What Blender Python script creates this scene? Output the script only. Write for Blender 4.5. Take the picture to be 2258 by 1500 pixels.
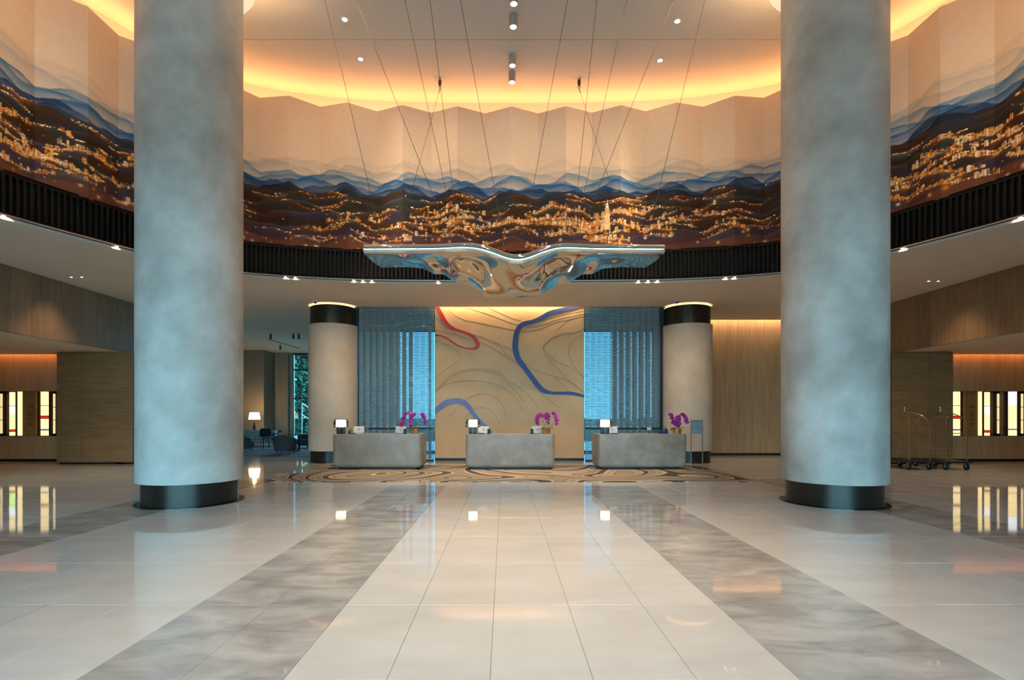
import bpy, bmesh, math, random
import numpy as np
from mathutils import Vector, Matrix
from mathutils.geometry import tessellate_polygon

for o in list(bpy.data.objects):
    bpy.data.objects.remove(o, do_unlink=True)
scene = bpy.context.scene
COL = scene.collection
rnd = random.Random(7)
PI = math.pi

# ------------------------------------------------------------------ camera
F, VX, VY, CH = 1150.0, 1112.0, 917.0, 1.53
cd = bpy.data.cameras.new('camera'); cam = bpy.data.objects.new('camera', cd); COL.objects.link(cam)
cd.sensor_width = 36.0; cd.lens = F / 2258 * 36.0
cd.shift_x = (1129 - VX) / 2258; cd.shift_y = (VY - 750) / 2258
cd.clip_start = 0.05; cd.clip_end = 300
cam.location = (0, 0, CH); cam.rotation_euler = (PI / 2, 0, 0)
scene.camera = cam

def P(px, py, D):
    """point at depth D seen at photo pixel (px,py)"""
    return Vector(((px - VX) * D / F, D, CH + (VY - py) * D / F))

# ------------------------------------------------------------------ world, exposure
SKY = (0.34, 0.74, 1.0); SKY_STRENGTH = 8.6
w = bpy.data.worlds.new('overcast_sky'); scene.world = w; w.use_nodes = True
bg = w.node_tree.nodes['Background']
bg.inputs[0].default_value = (*SKY, 1); bg.inputs[1].default_value = SKY_STRENGTH
vs = scene.view_settings
vs.view_transform = 'Standard'; vs.look = 'None'; vs.gamma = 1.0; vs.use_curve_mapping = False
vs.exposure = 0.68
cy = scene.cycles
cy.max_bounces = 7; cy.diffuse_bounces = 4; cy.glossy_bounces = 4; cy.transmission_bounces = 5
cy.transparent_max_bounces = 12; cy.sample_clamp_indirect = 6.0; cy.sample_clamp_direct = 0.0
cy.caustics_reflective = False; cy.caustics_refractive = False
cy.use_denoising = True; cy.use_adaptive_sampling = True; cy.adaptive_threshold = 0.05

def light(name, kind, loc, power, color, rot=(0, 0, 0), parent=None, **kw):
    d = bpy.data.lights.new(name, kind); d.energy = power; d.color = color
    portal = kw.pop('portal', False)
    for k, v in kw.items(): setattr(d, k, v)
    if portal: d.cycles.is_portal = True
    o = bpy.data.objects.new(name, d); COL.objects.link(o)
    o.location = loc; o.rotation_euler = rot
    if parent: o.parent = parent
    return o

# daylight comes in through the two glazed walls
light('entrance_daylight_portal', 'AREA', (-2, -6.9, 2.6), 1, (1, 1, 1), (PI / 2, 0, 0), shape='RECTANGLE', size=20.0, size_y=5.2, portal=True)
light('lounge_daylight_portal', 'AREA', (-9.3, 30.15, 2.6), 1, (1, 1, 1), (-PI / 2, 0, 0), shape='RECTANGLE', size=6.0, size_y=4.8, portal=True)
light('courtyard_daylight_portal', 'AREA', (0, 21.6, 2.55), 1, (1, 1, 1), (-PI / 2, 0, 0), shape='RECTANGLE', size=12.3, size_y=5.0, portal=True)

WARM = (1.0, 0.62, 0.28); AMBER = (1.0, 0.41, 0.135); SOFTW = (1.0, 0.77, 0.52)
COVE_W, DOWN_W, CYL_W = 12.5, 850.0, 120.0
ACCENT_W, SLOT_W = 385.0, 42.0; OVERHEAD_W = 345.0

# ------------------------------------------------------------------ helpers
def lin(h):
    h = h.lstrip('#'); r = []
    for i in (0, 2, 4):
        c = int(h[i:i + 2], 16) / 255
        r.append(c / 12.92 if c <= 0.04045 else ((c + 0.055) / 1.055) ** 2.4)
    return tuple(r)

MATS = {}
def mat(name, c1, c2=None, scale=1.0, stretch=(1, 1, 1), rough=0.5, metal=0.0, spec=0.5, bump=0.0, detail=5.0,
        lo=0.3, hi=0.7, emit=None, emit_s=0.0, per_obj=0.0, coat=0.0, distort=0.0, bump_scale=None, trans=0.0, rough2=None):
    if name in MATS: return MATS[name]
    m = bpy.data.materials.new(name); m.use_nodes = True
    nt = m.node_tree; N = nt.nodes; L = nt.links
    b = N['Principled BSDF']
    b.inputs['Roughness'].default_value = rough; b.inputs['Metallic'].default_value = metal
    b.inputs['Specular IOR Level'].default_value = spec; b.inputs['Coat Weight'].default_value = coat
    b.inputs['Transmission Weight'].default_value = trans
    c1 = lin(c1) if isinstance(c1, str) else c1
    c2 = c1 if c2 is None else (lin(c2) if isinstance(c2, str) else c2)
    g = N.new('ShaderNodeNewGeometry'); mp = N.new('ShaderNodeMapping'); mp.inputs['Scale'].default_value = stretch
    L.new(g.outputs['Position'], mp.inputs['Vector'])
    nz = N.new('ShaderNodeTexNoise'); nz.inputs['Scale'].default_value = scale; nz.inputs['Detail'].default_value = detail
    nz.inputs['Distortion'].default_value = distort; nz.inputs['Roughness'].default_value = 0.6
    L.new(mp.outputs[0], nz.inputs['Vector'])
    rp = N.new('ShaderNodeValToRGB'); e = rp.color_ramp.elements
    e[0].position = lo; e[0].color = (*c1, 1); e[1].position = hi; e[1].color = (*c2, 1)
    L.new(nz.outputs['Fac'], rp.inputs[0]); out = rp.outputs[0]
    if per_obj:
        oi = N.new('ShaderNodeObjectInfo'); mr = N.new('ShaderNodeMapRange')
        mr.inputs['To Min'].default_value = 1 - per_obj; mr.inputs['To Max'].default_value = 1 + per_obj
        L.new(oi.outputs['Random'], mr.inputs['Value'])
        hs = N.new('ShaderNodeHueSaturation'); L.new(mr.outputs[0], hs.inputs['Value']); L.new(out, hs.inputs['Color']); out = hs.outputs[0]
    L.new(out, b.inputs['Base Color'])
    if rough2 is not None:
        mr2 = N.new('ShaderNodeMapRange'); mr2.inputs['To Min'].default_value = rough; mr2.inputs['To Max'].default_value = rough2
        mr2.inputs['From Min'].default_value = lo; mr2.inputs['From Max'].default_value = hi
        L.new(nz.outputs['Fac'], mr2.inputs['Value']); L.new(mr2.outputs[0], b.inputs['Roughness'])
    if bump:
        bp = N.new('ShaderNodeBump'); bp.inputs['Strength'].default_value = bump; bp.inputs['Distance'].default_value = 0.02
        src = nz
        if bump_scale:
            src = N.new('ShaderNodeTexNoise'); src.inputs['Scale'].default_value = bump_scale; src.inputs['Detail'].default_value = 4
            L.new(mp.outputs[0], src.inputs['Vector'])
        L.new(src.outputs['Fac'], bp.inputs['Height']); L.new(bp.outputs[0], b.inputs['Normal'])
    if emit:
        b.inputs['Emission Color'].default_value = (*(lin(emit) if isinstance(emit, str) else emit), 1)
        b.inputs['Emission Strength'].default_value = emit_s
    MATS[name] = m
    return m

def thin_glass(name, tint, clear=0.8, rough=0.02, diffuse=None, dif=0.0):
    if name in MATS: return MATS[name]
    m = bpy.data.materials.new(name); m.use_nodes = True; nt = m.node_tree; N = nt.nodes; L = nt.links
    N.remove(N['Principled BSDF']); out = N['Material Output']
    tr = N.new('ShaderNodeBsdfTransparent'); tr.inputs[0].default_value = (*tint, 1)
    gl = N.new('ShaderNodeBsdfGlossy'); gl.inputs['Roughness'].default_value = rough
    fr = N.new('ShaderNodeFresnel'); fr.inputs[0].default_value = 1.45
    mx = N.new('ShaderNodeMixShader'); L.new(fr.outputs[0], mx.inputs[0]); L.new(tr.outputs[0], mx.inputs[1]); L.new(gl.outputs[0], mx.inputs[2])
    last = mx
    if dif:
        tl = N.new('ShaderNodeBsdfTranslucent'); tl.inputs[0].default_value = (*diffuse, 1)
        df = N.new('ShaderNodeBsdfDiffuse'); df.inputs[0].default_value = (*diffuse, 1)
        ms = N.new('ShaderNodeMixShader'); ms.inputs[0].default_value = 0.5
        L.new(tl.outputs[0], ms.inputs[1]); L.new(df.outputs[0], ms.inputs[2])
        m2 = N.new('ShaderNodeMixShader'); m2.inputs[0].default_value = dif
        L.new(mx.outputs[0], m2.inputs[1]); L.new(ms.outputs[0], m2.inputs[2]); last = m2
    L.new(last.outputs[0], out.inputs[0])
    MATS[name] = m
    return m

def emission(name, color, s):
    if name in MATS: return MATS[name]
    m = bpy.data.materials.new(name); m.use_nodes = True; nt = m.node_tree
    nt.nodes.remove(nt.nodes['Principled BSDF']); e = nt.nodes.new('ShaderNodeEmission')
    e.inputs[0].default_value = (*color, 1); e.inputs[1].default_value = s
    nt.links.new(e.outputs[0], nt.nodes['Material Output'].inputs[0]); MATS[name] = m
    return m

class MB:
    def __init__(s): s.v = []; s.f = []
    def add(s, vs_, fs_):
        n = len(s.v); s.v += [tuple(a) for a in vs_]; s.f += [tuple(i + n for i in q) for q in fs_]; return s
    def box(s, x0, x1, y0, y1, z0, z1):
        return s.add([(x0, y0, z0), (x1, y0, z0), (x1, y1, z0), (x0, y1, z0), (x0, y0, z1), (x1, y0, z1), (x1, y1, z1), (x0, y1, z1)],
                     [(0, 3, 2, 1), (4, 5, 6, 7), (0, 1, 5, 4), (1, 2, 6, 5), (2, 3, 7, 6), (3, 0, 4, 7)])
    def lathe(s, prof, n=32, c=(0, 0, 0), cap=True, a0=0, closed_prof=False):
        vs_ = []; fs_ = []; m = len(prof)
        for i in range(n):
            a = a0 + 2 * PI * i / n
            for r, z in prof: vs_.append((c[0] + r * math.cos(a), c[1] + r * math.sin(a), c[2] + z))
        for i in range(n):
            j = (i + 1) % n
            for k in range(m - 1 + (1 if closed_prof else 0)):
                k2 = (k + 1) % m
                fs_.append((i * m + k, j * m + k, j * m + k2, i * m + k2))
        if cap and not closed_prof:
            fs_.append(tuple(i * m for i in reversed(range(n)))); fs_.append(tuple(i * m + m - 1 for i in range(n)))
        return s.add(vs_, fs_)
    def cyl(s, c, r, z0, z1, n=24, r2=None):
        return s.lathe([(r, z0), (r if r2 is None else r2, z1)], n, c)
    def tube(s, pts, r, n=8, closed=False, cap=True):
        pts = [Vector(p) for p in pts]; k = len(pts); vs_ = []; fs_ = []
        rs = r if isinstance(r, (list, tuple)) else [r] * k
        prev = None
        for i, p in enumerate(pts):
            if closed: t = pts[(i + 1) % k] - pts[i - 1]
            else: t = pts[min(i + 1, k - 1)] - pts[max(i - 1, 0)]
            t.normalize()
            if prev is None:
                up = Vector((0, 0, 1)) if abs(t.z) < 0.9 else Vector((1, 0, 0))
                nrm = t.cross(up).normalized()
            else:
                nrm = (prev - t * prev.dot(t)).normalized()
            prev = nrm; b = t.cross(nrm)
            for j in range(n):
                a = 2 * PI * j / n
                vs_.append(p + (nrm * math.cos(a) + b * math.sin(a)) * rs[i])
        for i in range(k if closed else k - 1):
            i2 = (i + 1) % k
            for j in range(n):
                j2 = (j + 1) % n
                fs_.append((i * n + j, i * n + j2, i2 * n + j2, i2 * n + j))
        if cap and not closed:
            fs_.append(tuple(reversed(range(n)))); fs_.append(tuple((k - 1) * n + j for j in range(n)))
        return s.add(vs_, fs_)
    def rbox(s, x0, x1, y0, y1, z0, z1, r, seg=3, edges='all'):
        bm = bmesh.new(); bmesh.ops.create_cube(bm, size=1)
        for v in bm.verts:
            v.co = Vector((x0 + (v.co.x + .5) * (x1 - x0), y0 + (v.co.y + .5) * (y1 - y0), z0 + (v.co.z + .5) * (z1 - z0)))
        es = bm.edges[:]
        if edges == 'notop': es = [e for e in es if not (e.verts[0].co.z > z1 - 1e-6 and e.verts[1].co.z > z1 - 1e-6)]
        if edges == 'vert': es = [e for e in es if abs(e.verts[0].co.z - e.verts[1].co.z) > 1e-6]
        bmesh.ops.bevel(bm, geom=es, offset=r, segments=seg, affect='EDGES', profile=0.5)
        bm.verts.index_update()
        s.add([v.co.copy() for v in bm.verts], [tuple(v.index for v in f.verts) for f in bm.faces]); bm.free(); return s
    def ell(s, c, rx, ry, rz, seg=12, rings=8):
        vs_ = []; fs_ = []
        for i in range(1, rings):
            th = PI * i / rings
            for j in range(seg):
                a = 2 * PI * j / seg
                vs_.append((c[0] + rx * math.sin(th) * math.cos(a), c[1] + ry * math.sin(th) * math.sin(a), c[2] + rz * math.cos(th)))
        for i in range(rings - 2):
            for j in range(seg):
                j2 = (j + 1) % seg
                fs_.append((i * seg + j, (i + 1) * seg + j, (i + 1) * seg + j2, i * seg + j2))
        n = len(vs_); vs_ += [(c[0], c[1], c[2] + rz), (c[0], c[1], c[2] - rz)]
        for j in range(seg):
            fs_.append((n, j, (j + 1) % seg)); fs_.append((n + 1, (rings - 2) * seg + (j + 1) % seg, (rings - 2) * seg + j))
        return s.add(vs_, fs_)
    def prism(s, poly, z0, z1):
        n = len(poly); tris = tessellate_polygon([[Vector((p[0], p[1], 0)) for p in poly]])
        vs_ = [(p[0], p[1], z0) for p in poly] + [(p[0], p[1], z1) for p in poly]; fs_ = []
        area = sum(poly[i][0] * poly[(i + 1) % n][1] - poly[(i + 1) % n][0] * poly[i][1] for i in range(n))
        for t in tris:
            a, b, c = t
            ar = (poly[b][0] - poly[a][0]) * (poly[c][1] - poly[a][1]) - (poly[c][0] - poly[a][0]) * (poly[b][1] - poly[a][1])
            if ar < 0: a, b, c = a, c, b
            fs_.append((a + n, b + n, c + n)); fs_.append((a, c, b))
        for i in range(n):
            j = (i + 1) % n
            fs_.append((i, j, j + n, i + n) if area > 0 else (j, i, i + n, j + n))
        return s.add(vs_, fs_)
    def xform(s, M):
        s.v = [tuple(M @ Vector(v)) for v in s.v]; return s
    def mesh(s, name, m, smooth=False):
        me = bpy.data.meshes.new(name); me.from_pydata(s.v, [], s.f); me.update()
        if m: me.materials.append(m)
        if smooth:
            me.polygons.foreach_set('use_smooth', [True] * len(me.polygons))
            if smooth != 'all':
                try: me.set_sharp_from_angle(angle=math.radians(35))
                except Exception: pass
        return me
    def build(s, name, m, parent=None, smooth=False, loc=None):
        return put(name, s.mesh(name, m, smooth), parent, loc)

def put(name, me, parent=None, loc=None, rot=None):
    o = bpy.data.objects.new(name, me); COL.objects.link(o)
    if parent: o.parent = parent
    if loc is not None: o.location = loc
    if rot is not None: o.rotation_euler = rot
    return o

def tag(o, label=None, cat=None, group=None, kind=None):
    if label: o['label'] = label
    if cat: o['category'] = cat
    if group: o['group'] = group
    if kind: o['kind'] = kind
    return o

def thing(name, label, cat, loc=(0, 0, 0), rz=0.0, group=None):
    o = bpy.data.objects.new(name, None); COL.objects.link(o); o.empty_display_size = 0.1
    o.location = loc; o.rotation_euler = (0, 0, rz)
    return tag(o, label, cat, group)

def struct(name, mb, m, parent=None, smooth=False, label=None):
    o = mb.build(name, m, parent, smooth)
    if not parent: o['kind'] = 'structure'
    if label: o['label'] = label
    return o

def copy_tree(o, parent=None):
    c = o.copy(); COL.objects.link(c); c.parent = parent
    for ch in o.children: copy_tree(ch, c)
    return c

def text_mesh(body, size, name='lettering', m=None, align='CENTER', extrude=0.0015, spacing=1.0):
    cu = bpy.data.curves.new(name, 'FONT'); cu.body = body; cu.size = size; cu.align_x = align; cu.align_y = 'CENTER'
    cu.extrude = extrude; cu.space_character = spacing
    t = bpy.data.objects.new(name, cu); COL.objects.link(t)
    dg = bpy.context.evaluated_depsgraph_get()
    me = bpy.data.meshes.new_from_object(t.evaluated_get(dg)); bpy.data.objects.remove(t, do_unlink=True)
    me.name = name; me.materials.clear()
    if m: me.materials.append(m)
    return me

# ------------------------------------------------------------------ materials
M_CREAM = mat('cream_marble', '#dad3cc', '#e9e3dd', scale=0.9, stretch=(1, 2.2, 1), rough=0.035, spec=0.38, per_obj=0.03, rough2=0.06)
M_GREY = mat('grey_veined_marble', '#a09b97', '#d2cdc8', scale=2.0, stretch=(0.8, 1.7, 1), rough=0.05, spec=0.5, detail=7, lo=0.33, hi=0.68, distort=0.6, per_obj=0.04)
M_GROUT = mat('grout', '#5a5249', rough=0.8)
M_PLASTER = mat('limewash_plaster', '#a9a298', '#d6d1c8', scale=1.0, rough=0.6, detail=7, lo=0.30, hi=0.64, spec=0.3)
M_PLASTER2 = mat('cream_column_plaster', '#b9a995', '#cdbfad', scale=1.3, rough=0.62, detail=6, spec=0.3)
M_BRONZE = mat('dark_bronze', '#2a241e', '#382f26', scale=3, stretch=(1, 1, .2), rough=0.32, metal=0.45)
M_CEIL = mat('ceiling_paint', '#ece3d8', '#f0e8de', scale=.6, rough=0.85, spec=0.2)
M_SOFFIT = mat('soffit_paint', '#e6d6c4', '#ecdecd', scale=.7, rough=0.8, spec=0.2)
M_BLACK = mat('black_slat_paint', '#070808', '#0a0b0b', scale=5, rough=0.6, spec=.2)
M_BLACKVOID = mat('black_backing', '#050505', rough=0.9)
M_STEELTRIM = mat('brushed_trim', '#b9b2a8', rough=0.3, metal=0.8)
M_FASCIA = mat('smoked_oak', '#74593f', '#917254', scale=4, stretch=(6, 6, .35), rough=0.5, detail=7, per_obj=0.12)
M_OAK = mat('tan_oak_veneer', '#a5825c', '#c09c72', scale=3, stretch=(5, 5, .3), rough=0.45, detail=7, per_obj=0.06)
M_OAKD = mat('brown_oak_veneer', '#805c3a', '#98714b', scale=3, stretch=(.5, .5, 5), rough=0.45, detail=7, per_obj=0.06)
M_ARTWALL = mat('sand_plaster', '#cfa97f', '#d8b58d', scale=1.4, rough=0.7, spec=0.25)
M_GROOVE = mat('contour_groove', '#94754e', rough=0.7)
M_RED = mat('red_lacquer', '#b3170f', '#c01d13', scale=2, rough=0.45)
M_BLUE = mat('blue_lacquer', '#233574', '#2a4080', scale=2, rough=0.45)
M_LAV = mat('lavender_lacquer', '#6d70a0', '#7a7dac', scale=2, rough=0.5)
M_CONCRETE = mat('grey_stone', '#8c7d70', '#b0a090', scale=2.2, rough=0.35, detail=8, lo=0.3, hi=0.7, spec=0.4, distort=.4)
M_DARK = mat('near_black', '#121212', rough=0.5)
M_DARKGREY = mat('charcoal_plastic', '#2a2a2b', rough=0.4)
M_WHITEP = mat('white_plastic', '#cfccc8', rough=0.4)
M_GOLD = mat('gold_glaze', '#b98236', '#c9954a', scale=6, rough=0.3, metal=0.55)
M_CHROME = mat('mirror_steel', '#e6e2dc', rough=0.035, metal=1.0)
M_BRASS = mat('brushed_brass', '#c0ad88', rough=0.22, metal=1.0)
M_WIRE = mat('steel_wire', '#4a4038', rough=0.5, metal=0.4)
M_LEAF = mat('orchid_leaf', '#2f4a1d', '#45672c', scale=9, rough=0.4)
M_STEM = mat('orchid_stem', '#59602e', rough=0.5)
M_FLOWER = mat('magenta_petal', '#a3127c', '#c42a97', scale=30, rough=0.5)
M_FLOWERC = mat('magenta_lip', '#74105a', rough=0.5)
M_WALLPAINT = mat('taupe_wall', '#a3988a', '#aea396', scale=.8, rough=0.8, spec=.2)
M_LPIER = mat('taupe_pier', '#8f8270', '#9a8d7b', scale=1.2, rough=0.7, spec=.2)
M_FRAME = mat('dark_window_frame', '#23292c', rough=0.4, metal=0.4)
M_GLASS = thin_glass('window_glass', (0.88, 0.96, 0.97))
M_TINTED = thin_glass('tinted_window_glass', (0.75, 0.90, 0.93))
M_TINTED2 = thin_glass('dark_tinted_glass', (0.22, 0.315, 0.345))

# ------------------------------------------------------------------ plan of the atrium opening
XC = 0.2
half = [(0, 14.22), (2.3, 14.18), (4.55, 14.02), (6.75, 13.45), (7.75, 12.65), (8.42, 11.5), (9.3, 9.6), (9.85, 7.6), (10.15, 5.0), (10.25, 2.0), (10.25, -2.0), (10.25, -6.6)]
ctrl = [(-x, y) for x, y in reversed(half[1:])] + half
def catmull(pts, n=24):
    out = []
    for i in range(len(pts) - 1):
        p0 = pts[max(i - 1, 0)]; p1 = pts[i]; p2 = pts[i + 1]; p3 = pts[min(i + 2, len(pts) - 1)]
        for k in range(n):
            t = k / n; r = []
            for d in range(len(p1)):
                r.append(0.5 * ((2 * p1[d]) + (-p0[d] + p2[d]) * t + (2 * p0[d] - 5 * p1[d] + 4 * p2[d] - p3[d]) * t * t + (-p0[d] + 3 * p1[d] - 3 * p2[d] + p3[d]) * t ** 3))
            out.append(tuple(r))
    out.append(tuple(pts[-1])); return out
_c = np.array([(x + XC, y) for x, y in catmull(ctrl)])
_d = np.concatenate([[0], np.cumsum(np.hypot(*np.diff(_c, axis=0).T))])
_mid = len(_c) // 2
_s = _d - _d[_mid]
SMAX = float(_s[-1])
def at_s(s, off=0.0):
    """point on the opening's edge at arc length s (0 = middle), moved outward by off"""
    x = float(np.interp(s, _s, _c[:, 0])); y = float(np.interp(s, _s, _c[:, 1]))
    x2 = float(np.interp(s + .05, _s, _c[:, 0])); y2 = float(np.interp(s + .05, _s, _c[:, 1]))
    x1 = float(np.interp(s - .05, _s, _c[:, 0])); y1 = float(np.interp(s - .05, _s, _c[:, 1]))
    tx, ty = x2 - x1, y2 - y1; l = math.hypot(tx, ty) or 1
    nx, ny = -ty / l, tx / l      # s grows with +x, so (-ty,tx) points outward (away from the room's middle)
    return Vector((x + nx * off, y + ny * off, 0)), math.atan2(ty, tx)
ZS, ZB, ZT, ZC = 5.16, 6.0, 9.93, 10.42     # soffit, mural bottom, mural top, high ceiling
XL, XR = -12.0, 12.45                        # fascia planes

# ------------------------------------------------------------------ floor: slab, stone tiles
fl = struct('floor', MB().box(-19, 19.4, -8.2, 31, -0.3, -0.012), M_GROUT, label='polished cream and grey stone floor')
TX0, TY0, TW, TL, GAP = -0.083, 3.02, 0.6, 1.2, 0.0022
def tile_mesh(name, m):
    b = 0.0025; x = TW / 2 - GAP / 2; y = TL / 2 - GAP / 2
    mb = MB()
    mb.add([(-x, -y, -.012), (x, -y, -.012), (x, y, -.012), (-x, y, -.012), (-x, -y, -b), (x, -y, -b), (x, y, -b), (-x, y, -b),
            (-x + b, -y + b, 0), (x - b, -y + b, 0), (x - b, y - b, 0), (-x + b, y - b, 0)],
           [(0, 1, 5, 4), (1, 2, 6, 5), (2, 3, 7, 6), (3, 0, 4, 7), (4, 5, 9, 8), (5, 6, 10, 9), (6, 7, 11, 10), (7, 4, 8, 11), (8, 9, 10, 11)])
    return mb.mesh(name, m)
tm = {'c': tile_mesh('cream_tile', M_CREAM), 'g': tile_mesh('grey_tile', M_GREY)}
def tile_kind(i, j):
    # i column index (0 starts at TX0), j row index (0 starts at TY0)
    if j <= 6 and i in (-4, -3, 3, 4): return 'g'
    if j <= 7 and i in (-11, -10, 10, 11): return 'g'
    return 'c'
cells = []
for i in range(-31, 32):
    for j in range(-9, 23):
        x = TX0 + (i + .5) * TW; y = TY0 + (j + .5) * TL
        if x < -18.7 or x > 19 or y > 30.8: continue
        vis = 0.0
        if y - .6 > 2.0:
            px = VX + F * x / y
            if -80 < px < 2340 and y < 13.5: vis = 1 / y ** 3
        cells.append((vis, i, j, x, y))
cells.sort(key=lambda c: -c[0])
rest = {'c': MB(), 'g': MB()}
for k, (vis, i, j, x, y) in enumerate(cells):
    kd = tile_kind(i, j)
    if k < 300 and vis > 0:
        o = put('tile', tm[kd], fl, (x, y, 0), ((rnd.random() - .5) * .0016, (rnd.random() - .5) * .0016, 0))
    else:
        e = .0012
        a = TW / 2 - .0004; b = TL / 2 - .0004
        tz = [(rnd.random() - .5) * e for _ in range(2)]
        rest[kd].add([(x - a, y - b, -tz[0]), (x + a, y - b, tz[0]), (x + a, y + b, tz[0]), (x - a, y + b, -tz[0])], [(0, 1, 2, 3)])
tag(rest['c'].build('distant_cream_tiles', M_CREAM, fl), kind='stuff')
tag(rest['g'].build('distant_grey_tiles', M_GREY, fl), kind='stuff')

# ------------------------------------------------------------------ ceilings
YG = 12.33
c1 = struct('ceiling', MB().box(-19.5, 19.9, -8.2, YG - .012, ZC, ZC + .12).box(-19.5, 19.9, YG + .012, 21.9, ZC, ZC + .12).box(-19.5, -6.3, 21.9, 31.2, ZC, ZC + .12)
            .box(-19.5, 19.9, YG - .1, YG + .1, ZC + .12, ZC + .2), M_CEIL, label='high cream plaster ceiling with a fine joint')
crv = [at_s(s)[0] for s in np.linspace(-SMAX, SMAX, 161)]
# soffit around the opening (one slab with the curved edge), setback .12 behind the slot
crv_s = [at_s(s, .14)[0] for s in np.linspace(-SMAX, SMAX, 161)]
poly = [(p.x, p.y) for p in crv_s] + [(crv_s[-1].x, -7), (XR, -7), (XR, 19.75), (5.42, 19.75), (5.42, 17.39), (-5.02, 17.39), (-5.02, 19.04), (XL, 19.04), (XL, -7), (crv_s[0].x, -7)]
struct('ceiling_soffit', MB().prism(poly, ZS, ZS + .1), M_SOFFIT, label='low plaster soffit with a curved edge around the atrium')
struct('ceiling_lounge', MB().box(-20, 5.4, 19.09, 21.65, ZS, ZS + .1).box(-20, -5.02, 17.39, 19.04, ZS + .3, ZS + .4)
       .box(-20, -6.3, 21.70, 31, ZS, ZS + .1)
       .box(-5.02, 5.42, 18.0, 19.09, ZS, ZS + .1).box(-20, 5.4, 19, 21.8, ZS + .3, ZS + .4), M_SOFFIT, label='lounge ceiling with dark joints')
# added unseen lid above the light slots so that no stray light falls in
struct('ceiling_light_block', MB().box(-5.3, 5.7, 17.3, 18.1, ZS + .5, ZS + .58).box(5.3, 12.6, 19.6, 20.4, ZS + .5, ZS + .58), M_SOFFIT, label='added lid that keeps stray light out of the slots')

# ------------------------------------------------------------------ slot, louvre band, cove wall
NS = 200
def band(mb, off0, z0, off1, z1, n=NS, smax=SMAX):
    vs_ = []; fs_ = []
    for k in range(n + 1):
        s = -smax + 2 * smax * k / n
        a, _ = at_s(s, off0); b, _ = at_s(s, off1)
        vs_ += [(a.x, a.y, z0), (b.x, b.y, z1)]
    for k in range(n): fs_.append((2 * k, 2 * k + 2, 2 * k + 3, 2 * k + 1))
    return mb.add(vs_, fs_)
tr = struct('trim_1', band(band(MB(), .10, ZS + .06, .10, ZB + .02), .10, ZB + .02, -.03, ZB + .02), M_BLACKVOID, label='black backing of the louvred band')
rail = band(band(MB(), .0, ZS + .045, .0, ZS + .09), .0, ZS + .045, .11, ZS + .045); rail.build('bottom_rail', M_BLACK, tr)
lip = band(band(MB(), -.012, ZS + .035, -.012, ZS + .058), -.012, ZS + .035, .02, ZS + .035); lip.build('metal_lip', M_STEELTRIM, tr)
top = band(band(MB(), -.005, ZB - .05, -.005, ZB + .02), -.005, ZB - .05, .1, ZB - .05); top.build('top_rail', M_BLACK, tr)
slot = band(band(MB(), .0, ZS + .12, .16, ZS + .12), .16, ZS + .12, .16, ZS); slot.build('light_slot', M_BLACKVOID, tr)
slat_me = MB().box(-.022, .022, -.015, .07, 0, ZB - ZS - .13).mesh('slat', M_BLACK)
pitch = 0.108; ns = 0
slats = []
for k in range(-148, 149):
    s = k * pitch; p, a = at_s(s)
    slats.append(put('slat', slat_me, tr, (p.x, p.y, ZS + .085), (0, 0, a)))
# cove wall behind the mural, up to the ceiling; and the LED strip hidden behind the mural's top edge
struct('wall_cove', band(MB(), .62, ZS + .1, .62, ZC + .02), M_CEIL, label='plaster cove wall behind the mural')
struct('wall_cove_shelf', band(MB(), .10, ZB - .01, .62, ZB - .01), M_BLACKVOID, label='shelf that carries the mural')

# ------------------------------------------------------------------ mural: pleated canvas panels with a painted night city
M_MURAL = bpy.data.materials.new('painted_canvas'); M_MURAL.use_nodes = True
_n = M_MURAL.node_tree.nodes; _l = M_MURAL.node_tree.links; _b = _n['Principled BSDF']
_a = _n.new('ShaderNodeVertexColor'); _a.layer_name = 'paint'
_nz = _n.new('ShaderNodeTexNoise'); _nz.inputs['Scale'].default_value = 9; _nz.inputs['Detail'].default_value = 8
_ge = _n.new('ShaderNodeNewGeometry'); _l.new(_ge.outputs['Position'], _nz.inputs['Vector'])
_mr = _n.new('ShaderNodeMapRange'); _mr.inputs['To Min'].default_value = .93; _mr.inputs['To Max'].default_value = 1.07
_hs = _n.new('ShaderNodeHueSaturation'); _l.new(_nz.outputs['Fac'], _mr.inputs['Value']); _l.new(_mr.outputs[0], _hs.inputs['Value'])
_l.new(_a.outputs['Color'], _hs.inputs['Color']); _l.new(_hs.outputs[0], _b.inputs['Base Color'])
_b.inputs['Roughness'].default_value = .75; _b.inputs['Specular IOR Level'].default_value = .15

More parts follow.
